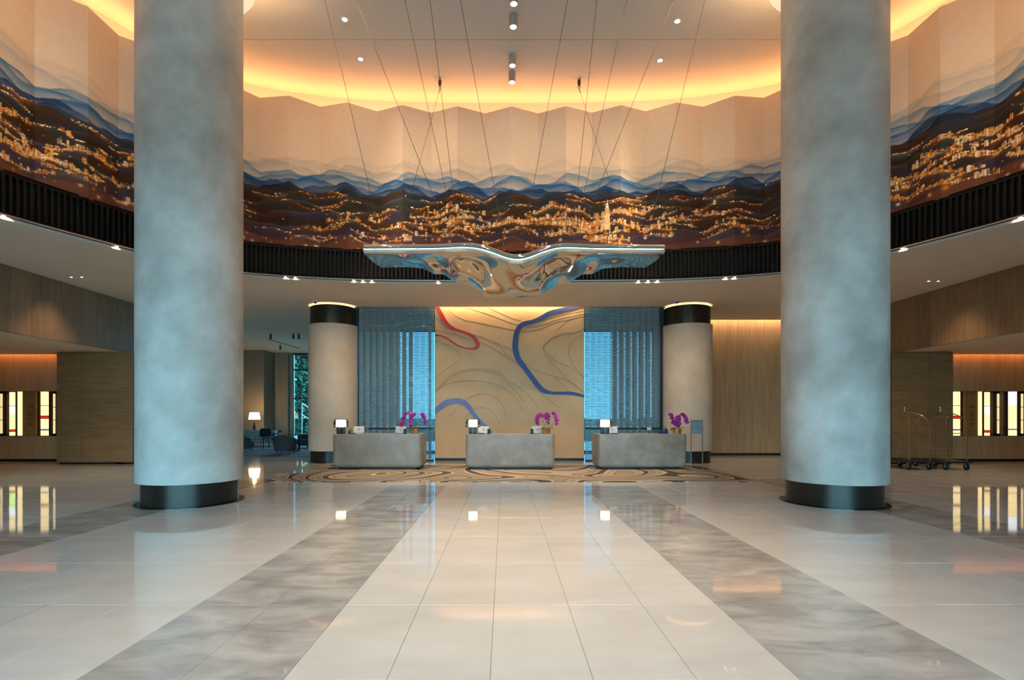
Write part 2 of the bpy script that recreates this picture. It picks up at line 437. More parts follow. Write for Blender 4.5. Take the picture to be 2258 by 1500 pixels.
RES = 0.0125; U0, U1 = -15.8, 15.8; Z0p, Z1p = ZB, 8.85
NU = int((U1 - U0) / RES); NZ = int((Z1p - Z0p) / RES)
rng = np.random.default_rng(11)
uu = np.linspace(U0, U1, NU); zz = np.linspace(Z0p, Z1p, NZ)
CV = np.zeros((NZ, NU, 3)); CREAM = np.array(lin('#d8c5b0')); CV[:] = CREAM
Zg = zz[:, None]
def curve(base, amp, wl, seed, extra=0.0):
    r = np.random.default_rng(seed); y = np.zeros(NU)
    for k, (a, l) in enumerate(((1, 1), (.5, .47), (.16, .22), (.04, .09), (.02, .04))):
        y += a * np.sin(2 * PI * uu / (wl * l) + r.random() * 9 + .8 * np.sin(uu * .37 + k))
    return base + amp * y / 1.15 + extra
def noise2(su, sz, seed):
    r = np.random.default_rng(seed)
    nu, nz_ = max(4, int((U1 - U0) / su)), max(4, int((Z1p - Z0p) / sz))
    g = r.random((nz_ + 2, nu + 2))
    xi = np.linspace(0, nu, NU); yi = np.linspace(0, nz_, NZ)
    x0 = xi.astype(int); y0 = yi.astype(int); fx = (xi - x0); fy = (yi - y0)[:, None]
    fx = fx * fx * (3 - 2 * fx); fy = fy * fy * (3 - 2 * fy)
    a = g[y0][:, x0]; b = g[y0][:, x0 + 1]; c = g[y0 + 1][:, x0]; d = g[y0 + 1][:, x0 + 1]
    return (a * (1 - fx) + b * fx) * (1 - fy) + (c * (1 - fx) + d * fx) * fy
def ridge(h, col, alpha, fade, soft=.02, floor_=0.0):
    d = h[None, :] - Zg
    m = np.clip(d / soft, 0, 1)
    a = alpha * (floor_ + (1 - floor_) * np.exp(-np.clip(d, 0, None) / fade)) * m
    a = a[..., None] * (.75 + .5 * noise2(.5, .05, int(abs(h[0]) * 1e4) % 9999))[..., None]
    a = np.clip(a, 0, 1)
    CV[:] = CV * (1 - a) + np.array(col) * a
side = np.clip((np.abs(uu) - 7.0) / 5.0, 0, 1)
# mist
ridge(curve(8.42, .10, 3.1, 1) + .12 * side, lin('#a09c9a'), .30, .22, .05)
ridge(curve(8.30, .12, 2.7, 2) + .10 * side, lin('#8f959c'), .40, .20, .03)
ridge(curve(8.20, .11, 2.3, 3) + .10 * side, lin('#7d8d9c'), .50, .22, .025)
# blue ridges
ridge(curve(8.06, .11, 2.4, 4), lin('#3f7699'), .85, .22, .02, .10)
ridge(curve(7.95, .11, 2.8, 5), lin('#1f628f'), .92, .20, .015, .12)
ridge(curve(7.83, .12, 2.2, 6), lin('#17558c'), .95, .22, .015, .20)
ridge(curve(7.72, .10, 1.9, 7), lin('#1a3c64'), .95, .5, .015, .5)
# dark hills
darks = []
hc = ['#1e2432', '#33211a', '#232c36', '#2b1c14', '#26302c', '#352019', '#2c2838', '#3a2318', '#28221f', '#42281a', '#332a3c', '#4a2d1f']
zb = [7.62, 7.53, 7.43, 7.32, 7.21, 7.10, 6.98, 6.86, 6.74, 6.61, 6.48, 6.34]
for k, (z_, c_) in enumerate(zip(zb, hc)):
    h = curve(z_, .075, 1.5 + .35 * (k % 4), 20 + k); darks.append(h)
    ridge(h, lin(c_), 1.0, 1.2, .012, .8)
    ridge(h - .015, lin(('#5f6f80', '#7a5236', '#66767c')[k % 3]), .42 * np.clip(.5 + .8 * np.sin(uu * 1.1 + 2.3 * k), 0, 1)[None, :], .05, .03)
base_h = curve(6.24, .06, 2.6, 40)
ridge(base_h, lin('#6a3f2b'), .95, 2.0, .06, .85)
purple = noise2(2.2, .5, 77)[..., None] * np.clip(1 - np.abs(Zg - 6.32) / .3, 0, 1)[..., None] * .6
CV = CV * (1 - purple) + np.array(lin('#4a4058')) * purple
def gauss(c, s): return np.exp(-((uu - c) / s) ** 2)
dens = .10 + .9 * gauss(1.9, 2.3) + .5 * gauss(-1.9, 1.7) + .35 * gauss(-4.6, 1.0) + .75 * gauss(9.6, 1.6) + .75 * gauss(-10.0, 1.6) + .3 * gauss(5.4, 1.0) + .6 * gauss(11.8, .9) + .6 * gauss(-12.0, .9) + .5 * gauss(14, 1) + .5 * gauss(-14, 1)
def stamp(u, z, wu, wz, col, a=1.0):
    i0 = int((u - wu / 2 - U0) / RES); i1 = max(i0 + 1, int(round((u + wu / 2 - U0) / RES)))
    j0 = int((z - Z0p) / RES); j1 = max(j0 + 1, int(round((z + wz - Z0p) / RES)))
    i0 = max(i0, 0); j0 = max(j0, 0)
    if i0 >= NU or j0 >= NZ or i1 <= 0 or j1 <= 0: return
    CV[j0:j1, i0:i1] = CV[j0:j1, i0:i1] * (1 - a) + np.array(col) * a
GOLD = [np.array(lin(c)) * f for c, f in (('#ffc46a', 1.0), ('#ffe3b0', 1.1), ('#e08a2c', 1.0), ('#fff1d8', 1.15), ('#c9681c', .9), ('#f4b04a', 1.1))]
# lit stretches along the crests: a golden haze, strings of lights, then rows of buildings
def tower(u, z, wd, ht, col, a=.7):
    stamp(u, z, wd, ht, np.array(lin('#7a4a18')), .5)
    stamp(u - wd / 2, z, .0125, ht, col, a * rng.uniform(.5, 1)); stamp(u + wd / 2, z, .0125, ht, col, a * rng.uniform(.3, 1)); stamp(u, z + ht, wd, .0125, col, a * rng.uniform(.3, 1))
    zz_ = z + .02
    while zz_ < z + ht - .01:
        if rng.random() < .6: stamp(u + rng.uniform(-.3, .3) * wd, zz_, .0125, .0125, GOLD[rng.integers(0, 6)], rng.uniform(.3, .9))
        zz_ += .025
for k, h in enumerate(darks):
    nseg = (12, 17, 29, 31, 36, 43, 52, 54, 52, 47, 40, 30)[k]
    for _ in range(nseg):
        c = rng.uniform(U0 + .5, U1 - .5); ic = int((c - U0) / RES)
        if rng.random() > dens[ic] + .22: continue
        ln = rng.uniform(.25, 1.2); d0 = dens[ic]; drop = rng.uniform(.0, .09)
        ia, ib = max(0, int((c - ln / 2 - U0) / RES)), min(NU - 1, int((c + ln / 2 - U0) / RES))
        if ib - ia < 4: continue
        hh = h[ia:ib] - drop; win = np.sin(np.linspace(0, PI, ib - ia))
        d = hh[None, :] - Zg
        a_ = np.clip(np.exp(-(np.clip(d, 0, None) / .05) ** 1.2) * np.exp(-(np.clip(-d, 0, None) / .012) ** 2) * win * (.22 + .33 * d0) * (.4 + .9 * noise2(.12, .05, 500 + k)[:, ia:ib]), 0, .8)[..., None]
        CV[:, ia:ib] = CV[:, ia:ib] * (1 - a_) + np.array(lin(('#b06a1e', '#d08a30', '#9c5418', '#8a8468')[rng.integers(0, 4)])) * a_
        for _q in range(int((18 + 32 * d0) * ln)):
            u = c + rng.uniform(-.5, .5) * ln; i = min(NU - 1, max(0, int((u - U0) / RES)))
            sz = rng.choice([.0125, .018, .026], p=[.72, .22, .06])
            stamp(u, h[i] - drop - abs(rng.normal(0, .014)), sz * rng.choice([1, 1, 1.7]), sz * .8, GOLD[rng.integers(0, 6)], rng.uniform(.45, 1))
        if k >= 4 and d0 > .38:
            for _q in range(int(rng.uniform(6, 20) * ln * d0)):
                u = c + rng.uniform(-.5, .5) * ln; i = min(NU - 1, max(0, int((u - U0) / RES)))
                tower(u, h[i] - drop - rng.uniform(.02, .05), rng.uniform(.025, .05), rng.uniform(.04, .12) * (1.3 if abs(u - 2.4) < 1.4 else 1), GOLD[rng.integers(0, 6)], rng.uniform(.45, .9))
for _ in range(720):
    u = rng.uniform(U0, U1); z = rng.triangular(6.12, 6.6, 7.6); i = min(NU - 1, int((u - U0) / RES))
    if rng.random() > .3 + dens[i] * .5: continue
    sz = rng.choice([.0125, .018, .03], p=[.75, .2, .05])
    stamp(u, z, sz, sz, GOLD[rng.integers(0, 6)], rng.uniform(.35, .9))
# tall tiered tower with a spire
tu, tz = 2.62, 6.62
for k in range(9):
    z_ = tz + .065 * k; wd = .15 - .004 * k
    for q in range(5): stamp(tu, z_ + q * .0125, wd * (.72 + .07 * q), .0125, GOLD[(k + q) % 4], .8 if q in (0, 4) else .55)
stamp(tu, tz + .585, .07, .07, GOLD[1], .9); stamp(tu, tz + .65, .035, .06, GOLD[3], .9); stamp(tu, tz + .70, .014, .10, GOLD[3], .9)
# soft bokeh
for _ in range(90):
    u = rng.uniform(U0, U1); z = rng.uniform(6.05, 6.45); r = rng.uniform(.015, .045)
    i0, i1 = int((u - 2 * r - U0) / RES), int((u + 2 * r - U0) / RES); j0, j1 = int((z - 2 * r - Z0p) / RES), int((z + 2 * r - Z0p) / RES)
    if i0 < 0 or j0 < 0 or i1 >= NU or j1 >= NZ: continue
    g = np.exp(-(((uu[None, i0:i1] - u) / r) ** 2 + ((zz[j0:j1, None] - z) / r) ** 2))[..., None] * rng.uniform(.4, .9)
    CV[j0:j1, i0:i1] = CV[j0:j1, i0:i1] * (1 - g) + GOLD[rng.integers(0, 4)] * g
CV = np.clip(CV, 0.004, 1.0)

mural = thing('pleated_mural', 'large pleated canvas mural of a golden night city below misty blue mountains', 'mural', (XC, 14.2, ZB))
PER = 1.475; AMP = 0.165
def fold(k):           # fold k: even = towards the room, odd = away
    p, a = at_s(k * PER / 2, .10 - AMP if k % 2 == 0 else .10 + AMP)
    return p
kmax = int(SMAX / (PER / 2)) - 1
zrows = list(zz) + [9.2, ZT]
fine_k = [k for k in range(-kmax, kmax) if abs((k + .5) * PER / 2) < 15.2]
org = mural.location
for k in range(-kmax, kmax):
    a, b = fold(k), fold(k + 1)
    s0, s1 = k * PER / 2, (k + 1) * PER / 2
    inframe = k in fine_k and (abs((k + .5) * PER / 2) < 15.2)
    nu = 60 if inframe else 6
    zr = np.array(zrows if inframe else list(np.linspace(Z0p, Z1p, 14)) + [ZT]); nzr = len(zr)
    t = np.linspace(0, 1, nu)
    X = a.x + (b.x - a.x) * t; Y = a.y + (b.y - a.y) * t; S = s0 + (s1 - s0) * t
    V = np.zeros((nzr, nu, 3)); V[..., 0] = X - org.x; V[..., 1] = Y - org.y; V[..., 2] = zr[:, None] - org.z
    ui = np.clip(((S - U0) / RES).astype(int), 0, NU - 1); zi = np.clip(((zr - Z0p) / RES).astype(int), 0, NZ - 1)
    C = np.ones((nzr, nu, 4)); C[..., :3] = CV[zi][:, ui]
    C[zr > Z1p - .02, :, :3] = CREAM
    # solid back: the same outline 25 mm behind, closed by a rim
    n_ = Vector((-(b.y - a.y), (b.x - a.x), 0)).normalized() * .025
    back = np.array([(a.x + n_.x - org.x, a.y + n_.y - org.y, 0), (b.x + n_.x - org.x, b.y + n_.y - org.y, 0),
                     (b.x + n_.x - org.x, b.y + n_.y - org.y, ZT - org.z), (a.x + n_.x - org.x, a.y + n_.y - org.y, ZT - org.z)])
    idx = np.arange(nzr * nu).reshape(nzr, nu)
    q = np.stack([idx[:-1, :-1], idx[:-1, 1:], idx[1:, 1:], idx[1:, :-1]], -1).reshape(-1, 4)
    nb = nzr * nu
    q2 = np.array([(nb + 1, nb, nb + 3, nb + 2), (idx[-1, 0], idx[-1, -1], nb + 2, nb + 3), (idx[0, -1], idx[0, 0], nb, nb + 1)])
    q = np.concatenate([q, q2])
    me = bpy.data.meshes.new('panel')
    vv = np.concatenate([V.reshape(-1, 3), back]).astype(np.float32)
    me.vertices.add(len(vv)); me.vertices.foreach_set('co', vv.ravel())
    me.loops.add(q.size); me.loops.foreach_set('vertex_index', q.ravel().astype(np.int32))
    me.polygons.add(len(q)); me.polygons.foreach_set('loop_start', np.arange(0, q.size, 4, dtype=np.int32))
    me.update(calc_edges=True)
    ca = me.color_attributes.new('paint', 'FLOAT_COLOR', 'POINT')
    cc = np.ones((len(vv), 4), np.float32); cc[:nb] = C.reshape(-1, 4); cc[nb:, :3] = CREAM
    ca.data.foreach_set('color', cc.ravel())
    me.materials.append(M_MURAL)
    put('panel', me, mural)
# warm LED strip lying on a ledge behind the mural's top edge
led = thing('cove_light_strip', 'warm glowing light strip hidden along the top of the pleated mural', 'light strip', (XC, 14.6, ZT - .10))
sb = band(MB(), .36, -.05, .46, .05, 160); sb.v = [(x - XC, y - 14.6, z) for x, y, z in sb.v]
sb.f = [tuple(reversed(f)) for f in sb.f]
sb.f = [tuple(reversed(f)) for f in sb.f]
sb.build('diode_strip', emission('cove_glow', AMBER, COVE_W), led)
lb = band(MB(), .30, -.02, .55, -.02, 160); lb.v = [(x - XC, y - 14.6, z) for x, y, z in lb.v]; lb.build('ledge', M_CEIL, led)

# ------------------------------------------------------------------ walls and glazing of the shell
def glazed(name, x0, x1, y, z0, z1, nx, zs, inward, label, gm=None):
    o = struct(name, MB().box(x0, x1, y - .05, y + .05, z0, z0 + .08).box(x0, x1, y - .05, y + .05, z1 - .08, z1), M_FRAME, label=label)
    for i in range(nx + 1):
        x = x0 + (x1 - x0) * i / nx
        MB().box(x - .04, x + .04, y - .06, y + .06, z0, z1).build('mullion', M_FRAME, o)
    for z in zs:
        MB().box(x0, x1, y - .05, y + .05, z - .035, z + .035).build('transom', M_FRAME, o)
    zl = [z0] + list(zs) + [z1]
    for i in range(nx):
        for a, b in zip(zl[:-1], zl[1:]):
            xa = x0 + (x1 - x0) * i / nx; xb = x0 + (x1 - x0) * (i + 1) / nx
            MB().box(xa + .04, xb - .04, y - .006, y + .006, a + .04, b - .04).build('pane', gm or M_GLASS, o)
    return o
glazed('window_1', -12, 8, -7, 0, 5.2, 10, (2.6,), 1, 'tall glazed entrance wall')
struct('wall_entrance', MB().box(8, 19.5, -7.15, -6.85, 0, ZC).box(-19.3, -12, -7.15, -6.85, 0, ZC).box(-12, 8, -7.15, -6.85, 5.2, ZC), M_WALLPAINT)
glazed('window_2', -12.25, -6.4, 30.3, 0, ZS, 4, (2.53, 4.2), -1, 'floor to ceiling lounge windows', M_TINTED)
struct('wall_lounge', MB().box(-20, -12.25, 30.2, 30.5, 0, ZC).box(-12.25, -6.3, 30.2, 30.5, ZS, ZC), M_WALLPAINT)
struct('wall_courtyard', MB().box(-6.4, -6.2, 21.6, 30.4, 0, ZC).box(-6.3, 6.3, 21.7, 21.9, 5.1, ZC).box(6.2, 19.1, 20.4, 20.6, 0, ZC), M_WALLPAINT)  # last box: added behind the oak wall to stop stray sky light
w3 = glazed('window_3', -6.2, 6.2, 21.75, 0, 5.1, 8, (1.05,), -1, 'courtyard windows behind the glass curtains', M_TINTED2)
for a, b_, wd in ((-6.1, -3.85, .15), (4.45, 6.15, .19)):
    x = a
    while x < b_:
        MB().box(x, x + wd, 21.45, 21.52, 0, 5.1).build('fin', M_LPIER, w3); x += .272
for k, (x0, x1, ya, yb) in enumerate(((-16.5, -13.28, 28.8, 30.2), (-13.02, -12.42, 29.9, 30.2))):
    struct('wall_pier_%d' % (k + 1), MB().box(x0, x1, ya, yb, 0, ZS), M_LPIER)
struct('wall_left', MB().box(-18.6, -18.3, -7, 31, 0, ZC).box(XL - .3, XL, -7, 9.5, 0, ZS).box(-18.3, XL - .3, 9.2, 9.5, 0, ZS)
       .box(XL - .3, XL - .02, 9.5, 19.04, ZS - 1.62 + .02, ZC).box(XL - .3, XL, -7, 9.5, ZS, ZC), M_WALLPAINT)
struct('wall_right', MB().box(18.8, 19.1, -7, 31, 0, ZC).box(XR, XR + .3, -7, 9.5, 0, ZS).box(XR + .3, 18.8, 9.2, 9.5, 0, ZS)
       .box(XR + .02, XR + .3, 9.5, 20.3, ZS - 1.62 + .02, ZC).box(XR, XR + .3, -7, 9.5, ZS, ZC), M_WALLPAINT)
ZA = 3.545
# left and right alcove ceilings (low), each stopping short of the back wall for a light slot
struct('ceiling_alcove_left', MB().box(-18.3, XL + .0, 9.5, 17.1, ZA, ZA + .1).box(-18.3, XL, 17.1, 17.9, ZA + .4, ZA + .46), M_SOFFIT, label='low alcove ceiling left')
struct('ceiling_alcove_right', MB().box(XR, 18.8, 9.5, 17.1, ZA, ZA + .1).box(XR, 18.8, 17.1, 17.9, ZA + .4, ZA + .46), M_SOFFIT, label='low alcove ceiling right')

# fascia boards (smoked oak, upright)
def fascia(side, x, y0, y1):
    o = struct('wall_fascia_' + side, MB().box(min(x, x + (.02 if x < 0 else -.02) * -1), max(x, x + (.02 if x < 0 else -.02) * -1), y0, y1, ZA - .002, ZS - .002), M_DARK, label='dark fascia over the %s alcove' % side)
    n = 18; wd = (y1 - y0) / n
    for i in range(n):
        yc = y0 + (i + .5) * wd; t = .02 if x < 0 else -.02
        MB().box(-.012, .012, -wd / 2 + .0015, wd / 2 - .0015, 0, ZS - ZA - .004).build('board', M_FASCIA, o, loc=(x + t * .6, yc, ZA + .002))
    return o
fascia('left', XL, 9.5, 19.0); fascia('right', XR, 9.5, 19.75)

def panel_wall(name, x0, x1, y, rows, ncol, m, label, depth=.03, face=-1):
    o = struct(name, MB().box(x0, x1, y, y + .2, rows[0], rows[-1]), M_DARK, label=label)
    wd = (x1 - x0) / ncol
    for i in range(ncol):
        for a, b in zip(rows[:-1], rows[1:]):
            MB().box(x0 + i * wd + .002, x0 + (i + 1) * wd - .002, y - depth, y, a + .002, b - .002).build('panel', m, o)
    return o
panel_wall('wall_back_right', 6.3, XR, 20.12, [.09, .83, 2.33, 5.6], 4, M_OAK, 'tan oak panelled wall')
struct('baseboard_back_right', MB().box(6.3, XR, 20.11, 20.3, 0, .09), M_DARK)
struct('wall_return_right', MB().box(6.2, 6.3, 17.9, 21.7, 0, ZC), M_WALLPAINT)
struct('wall_return_left', MB().box(XL - .3, XL, 16.5, 19.04, 0, ZS).box(-20, XL, 18.9, 19.04, 0, ZC), M_WALLPAINT)
# alcove blocks flanking the lit niches
for sd, xa, xb, xm in (('left', -14.1, -11.72, -13.3), ('right', 12.22, 14.14, 13.4)):
    panel_wall('wall_block_%s_1' % sd, xa if sd == 'left' else xm, xm if sd == 'left' else xb, 16.46, [.06, .86, 2.3, ZA - .01], 1, M_OAKD, 'brown oak block beside the lit niche')
    panel_wall('wall_block_%s_2' % sd, xm if sd == 'left' else xa, xb if sd == 'left' else xm, 16.475, [.06, .86, 2.3, ZA - .01], 1, M_OAKD, 'brown oak block')
    struct('wall_block_%s_3' % sd, MB().box(xa, xb, 16.66, 17.8, 0, ZA - .01), M_OAKD)
    struct('baseboard_block_%s' % sd, MB().box(xa + .02, xb - .02, 16.5, 16.6, 0, .06), M_DARK)

# ------------------------------------------------------------------ alcove walls with lit niches
NZ0, NZ1 = 0.85, 2.35
NICHE_E = 1.0
def niche(side):
    sgn = -1 if side == 'left' else 1
    xi = -14.1 if side == 'left' else 14.14          # inner end beside the block
    xo = sgn * 18.3
    x0, x1 = min(xi, xo), max(xi, xo); y = 17.4
    panel_wall('wall_alcove_%s_1' % side, x0, x1, y, [.09, NZ0], 5, M_OAK, 'tan oak panels below the lit niche')
    panel_wall('wall_alcove_%s_2' % side, x0, x1, y, [NZ1, 3.95], 5, M_OAK, 'tan oak panels above the lit niche')
    struct('baseboard_alcove_%s' % side, MB().box(x0, x1, y - .01, y + .1, 0, .09), M_DARK)
    struct('wall_niche_%s' % side, MB().box(x0, x1, y + .30, y + .4, NZ0 - .1, NZ1 + .1).box(x0, x1, y + .2, y + .4, NZ1, NZ1 + .02).box(x0, x1, y + .2, y + .4, NZ0 - .02, NZ0), mat('niche_bronze', '#4a3524', '#5b432e', scale=2, rough=.4), label='dark niche that holds the light panels')
    def X(px): return (px - VX) * 17.5 / F
    colr = {'y': (1, .76, .34), 'w': (.95, .95, 1.0), 'r': (.9, .06, .02), 'b': (.22, .25, .6), 'g': (.65, .95, .30), 'k': None}
    def lightbox(px0, px1, bands, label):
        xa, xb = X(px0), X(px1)
        t = thing('stained_glass_light', label, 'light box', ((xa + xb) / 2, y + .12, NZ0), group='lit glass columns in the %s niche' % side)
        wd = xb - xa; H = NZ1 - NZ0
        MB().box(-wd / 2, wd / 2, -.02, .1, 0, .012).box(-wd / 2, wd / 2, -.02, .1, H - .012, H).box(-wd / 2, wd / 2, .085, .1, 0, H).build('housing', M_BRONZE, t)
        z = .012; tot = sum(b[1] for b in bands)
        for c, h in bands:
            hh = h / tot * (H - .024)
            if c == 'k': MB().box(-wd / 2, wd / 2, -.02, .08, z, z + hh).build('divider', M_BRONZE, t)
            else: MB().box(-wd / 2 + .004, wd / 2 - .004, -.015, .08, z, z + hh).build('glass_pane', emission('niche_' + c, colr[c], NICHE_E * (.35 if c in 'rb' else 1)), t)
            z += hh
        return t
    def tube_light(px, label):
        xa = X(px)
        t = thing('tube_light', label, 'light', (xa, y + .16, NZ0), group='slim tube lights in the %s niche' % side)
        H = NZ1 - NZ0
        MB().box(-.035, .035, .09, .12, 0, H).box(-.035, .035, -.02, .12, 0, .08).box(-.035, .035, -.02, .12, H - .08, H).build('bracket', M_BRONZE, t)
        for a, b in ((.08, .52), (.54, .96), (.98, H - .08)):
            MB().cyl((0, 0.02, 0), .03, a, b, 12).build('tube', emission('niche_tube', (1, .72, .34), NICHE_E * .7), t, True)
        return t
    def directory(px0, px1, label):
        xa, xb = X(px0), X(px1); wd = xb - xa; H = NZ1 - NZ0
        t = thing('directory_panel', label, 'sign', ((xa + xb) / 2, y + .14, NZ0))
        MB().box(-wd / 2, wd / 2, -.015, .015, 0, H).build('board', mat('amber_board', '#a4713e', '#b07d49', scale=2, rough=.45), t)
        r = random.Random(5); z = H * .68
        m = mat('ink', '#3a2412', rough=.7); mb = MB()
        for row in range(15):
            if row in (3, 4, 9, 12): z -= .045; 
            l = wd * r.uniform(.28, .5); mb.box(-wd * .12, -wd * .12 + l, -.0175, -.015, z, z + .012); z -= .034
        mb.build('text_lines', m, t)
        return t
    Yy = [('y', 4), ('r', .8), ('k', .15), ('y', 4), ('k', .15), ('y', 3)]
    if side == 'left':
        lightbox(20, 28, [('y', .8), ('r', .6), ('g', 3.4), ('w', 1.7), ('k', .1), ('y', 3), ('k', .1)], 'narrow lit glass column with red and white panes by the left picture edge')
        lightbox(38, 47, [('y', 1)], 'plain yellow lit column left of the left directory panel')
        directory(48, 78, 'amber directory panel with small text in the left niche')
        lightbox(89, 102, [('y', 1.1), ('b', .35), ('y', 2.2), ('r', .75), ('y', 2.1), ('k', .12), ('y', 3)], 'wide lit glass column with a red band beside the left oak block')
        tube_light(115, 'slim tube light in the left niche against the oak block')
        tube_light(-2, 'slim tube light at the left picture edge')
    else:
        lightbox(2105.5, 2118, [('y', 1.1), ('b', .35), ('y', 2.2), ('r', .75), ('y', 2.1), ('k', .12), ('y', 3)], 'wide lit glass column with a red band behind the luggage cart')
        directory(2128, 2158, 'amber directory panel with small text in the right niche')
        lightbox(2158, 2166, [('y', 1)], 'plain yellow lit column right of the right directory panel')
        lightbox(2176, 2183.5, [('y', .6), ('r', .6), ('y', 3.4), ('w', 1.7), ('k', .1), ('y', 3), ('k', .1)], 'narrow lit glass column with a white pane in the right niche')
        tube_light(2206, 'slim tube light between two glass columns in the right niche')
        lightbox(2229, 2243, [('y', 1.2), ('b', .3), ('y', 5), ('w', 3)], 'wide lit glass column with a white top in the right niche')
        tube_light(2259, 'slim tube light at the right picture edge')
    # concealed warm strip in the slot above the wall
    st = thing('alcove_light_strip', 'concealed warm strip above the %s alcove wall' % side, 'light strip', ((x0 + x1) / 2, 17.22, ZA + .16))
    MB().box(-(x1 - x0) / 2, (x1 - x0) / 2, -.03, .03, 0, .02).build('diode_strip', emission('alcove_glow', AMBER, 10), st)
niche('left'); niche('right')

# ------------------------------------------------------------------ big columns in the atrium and small ones by the reception
def column(x, y, r, rb, z1, label, capital=False, ring=False, m=M_PLASTER):
    t = thing('column', label, 'column', (x, y, 0))
    sh = z1 if not capital else 4.5
    MB().lathe([(r, .39), (r, sh)], 96).build('shaft', m, t, True)
    MB().lathe([(rb, 0), (rb, .39)], 96).build('base', M_BRONZE, t, True)
    MB().lathe([(rb + (.10 if ring else .015), 0), (rb + (.10 if ring else .015), .012)], 96).build('base_plate', mat('black_plate', '#0c0b0a', rough=.15), t, True)
    if capital:
        MB().lathe([(r * .925, sh), (r * .925, ZS - .06), (r * .90, ZS - .06), (r * .90, ZS - .16), (r * .55, ZS - .16), (r * .55, ZS)], 96, cap=False).build('capital', M_BRONZE, t, True)
        MB().lathe([(r * .74, ZS - .155), (r * .86, ZS - .155), (r * .86, ZS - .13), (r * .74, ZS - .13)], 64, cap=False, closed_prof=True).build('ring_light', emission('capital_glow', WARM, 8), t, True)
    else:
        # glowing collar: a shallow dish with an upward ring light
        R_ = 1.04
        MB().lathe([(r + .002, 9.32), (r + .08, 9.33), (R_ - .04, 9.38), (R_, 9.44), (R_, 9.54), (R_ - .03, 9.54), (R_ - .03, 9.47), (r + .002, 9.47)], 96, cap=False).build('collar', mat('opal_collar', '#efe2cc', rough=.5, emit=(1, .80, .52), emit_s=.5), t, True)
        MB().lathe([(r + .03, 9.472), (R_ - .05, 9.472), (R_ - .05, 9.482), (r + .03, 9.482)], 64, cap=False, closed_prof=True).build('ring_light', emission('collar_glow', (1, .62, .32), 40), t, True)
    return t
column(-5.60, 9.33, .835, .757, ZC, 'huge pale plaster column left of the reception, on a dark bronze base', ring=True)
column(5.83, 9.25, .82, .745, ZC, 'huge pale plaster column right of the reception, on a dark bronze base', ring=True)
column(-5.70, 17.42, .80, .73, ZS, 'cream column with a dark top beside the left glass curtain', capital=True, m=M_PLASTER2)
column(6.10, 17.42, .80, .73, ZS, 'cream column with a dark top beside the right glass curtain', capital=True, m=M_PLASTER2)

# ------------------------------------------------------------------ art wall between the glass curtains
AY = 17.62
AX0, AX1 = (959 - VX) * AY / F, (1288 - VX) * AY / F
art = thing('relief_wall', 'sand plaster feature wall with raised red and blue bands and fine contour lines', 'feature wall', ((AX0 + AX1) / 2, AY, 0))
ax, ay_ = art.location.x, art.location.y
MB().box(AX0 - ax, AX1 - ax, 0, .25, .1, ZS + .45).build('panel', M_ARTWALL, art)
MB().box(AX0 - ax, AX1 - ax, .02, .25, 0, .1).build('plinth', M_DARK, art)
def zpt(zx, zy):
    p = P(940 + zx * .25325, 660 + zy * .25325, AY); return (p.x - ax, p.z)
def ribbon(pts, name, m, thick, wscale=1.0, inset=0.0):
    q = catmull([(*zpt(a, b), c * .25325 * AY / F * wscale) for a, b, c in pts], 8)
    vs_ = []; fs_ = []; n = len(q)
    for i in range(n):
        x, z, wd = q[i]; x0, z0, _ = q[max(i - 1, 0)]; x1, z1, _ = q[min(i + 1, n - 1)]
        tx, tz = x1 - x0, z1 - z0; l = math.hypot(tx, tz) or 1; nx, nz = -tz / l * wd / 2, tx / l * wd / 2
        c = lambda v: min(max(v, AX0 - ax), AX1 - ax)
        vs_ += [(c(x + nx), -thick, z + nz), (c(x - nx), -thick, z - nz), (c(x + nx), .002, z + nz), (c(x - nx), .002, z - nz)]
    for i in range(n - 1):
        a = 4 * i; b = 4 * i + 4
        fs_ += [(a, b, b + 1, a + 1), (a + 2, a + 3, b + 3, b + 2), (a, a + 2, b + 2, b), (a + 1, b + 1, b + 3, a + 3)]
    return MB().add(vs_, fs_).build(name, m, art)
tag(ribbon([(90, 40, 28), (100, 70, 28), (130, 130, 32), (165, 195, 34), (200, 235, 32), (250, 262, 24), (310, 282, 20), (360, 300, 22), (410, 330, 28), (442, 370, 34), (450, 400, 32), (435, 425, 24), (400, 432, 15), (340, 425, 12), (280, 405, 14), (230, 375, 15), (180, 340, 15), (130, 320, 13), (60, 311, 12)], 'band', M_RED, .03), 'red looping band')
tag(ribbon([(1400, 40, 40), (1290, 70, 40), (1180, 97, 42), (1080, 122, 40), (1000, 165, 38), (930, 195, 34), (860, 212, 38), (812, 245, 44), (785, 305, 46), (775, 380, 48), (778, 450, 50), (800, 520, 46), (850, 590, 42), (910, 670, 42), (970, 750, 44), (1020, 795, 40), (1080, 815, 26), (1150, 818, 24), (1240, 818, 26), (1310, 828, 24), (1385, 848, 20)], 'band', M_BLUE, .03), 'deep blue winding band')
tag(ribbon([(60, 990, 34), (120, 940, 46), (180, 900, 50), (250, 886, 46), (300, 890, 46), (345, 915, 46), (385, 960, 40), (430, 1025, 36), (480, 1080, 36), (530, 1120, 30), (575, 1170, 10)], 'band', M_LAV, .03), 'lavender arching band')
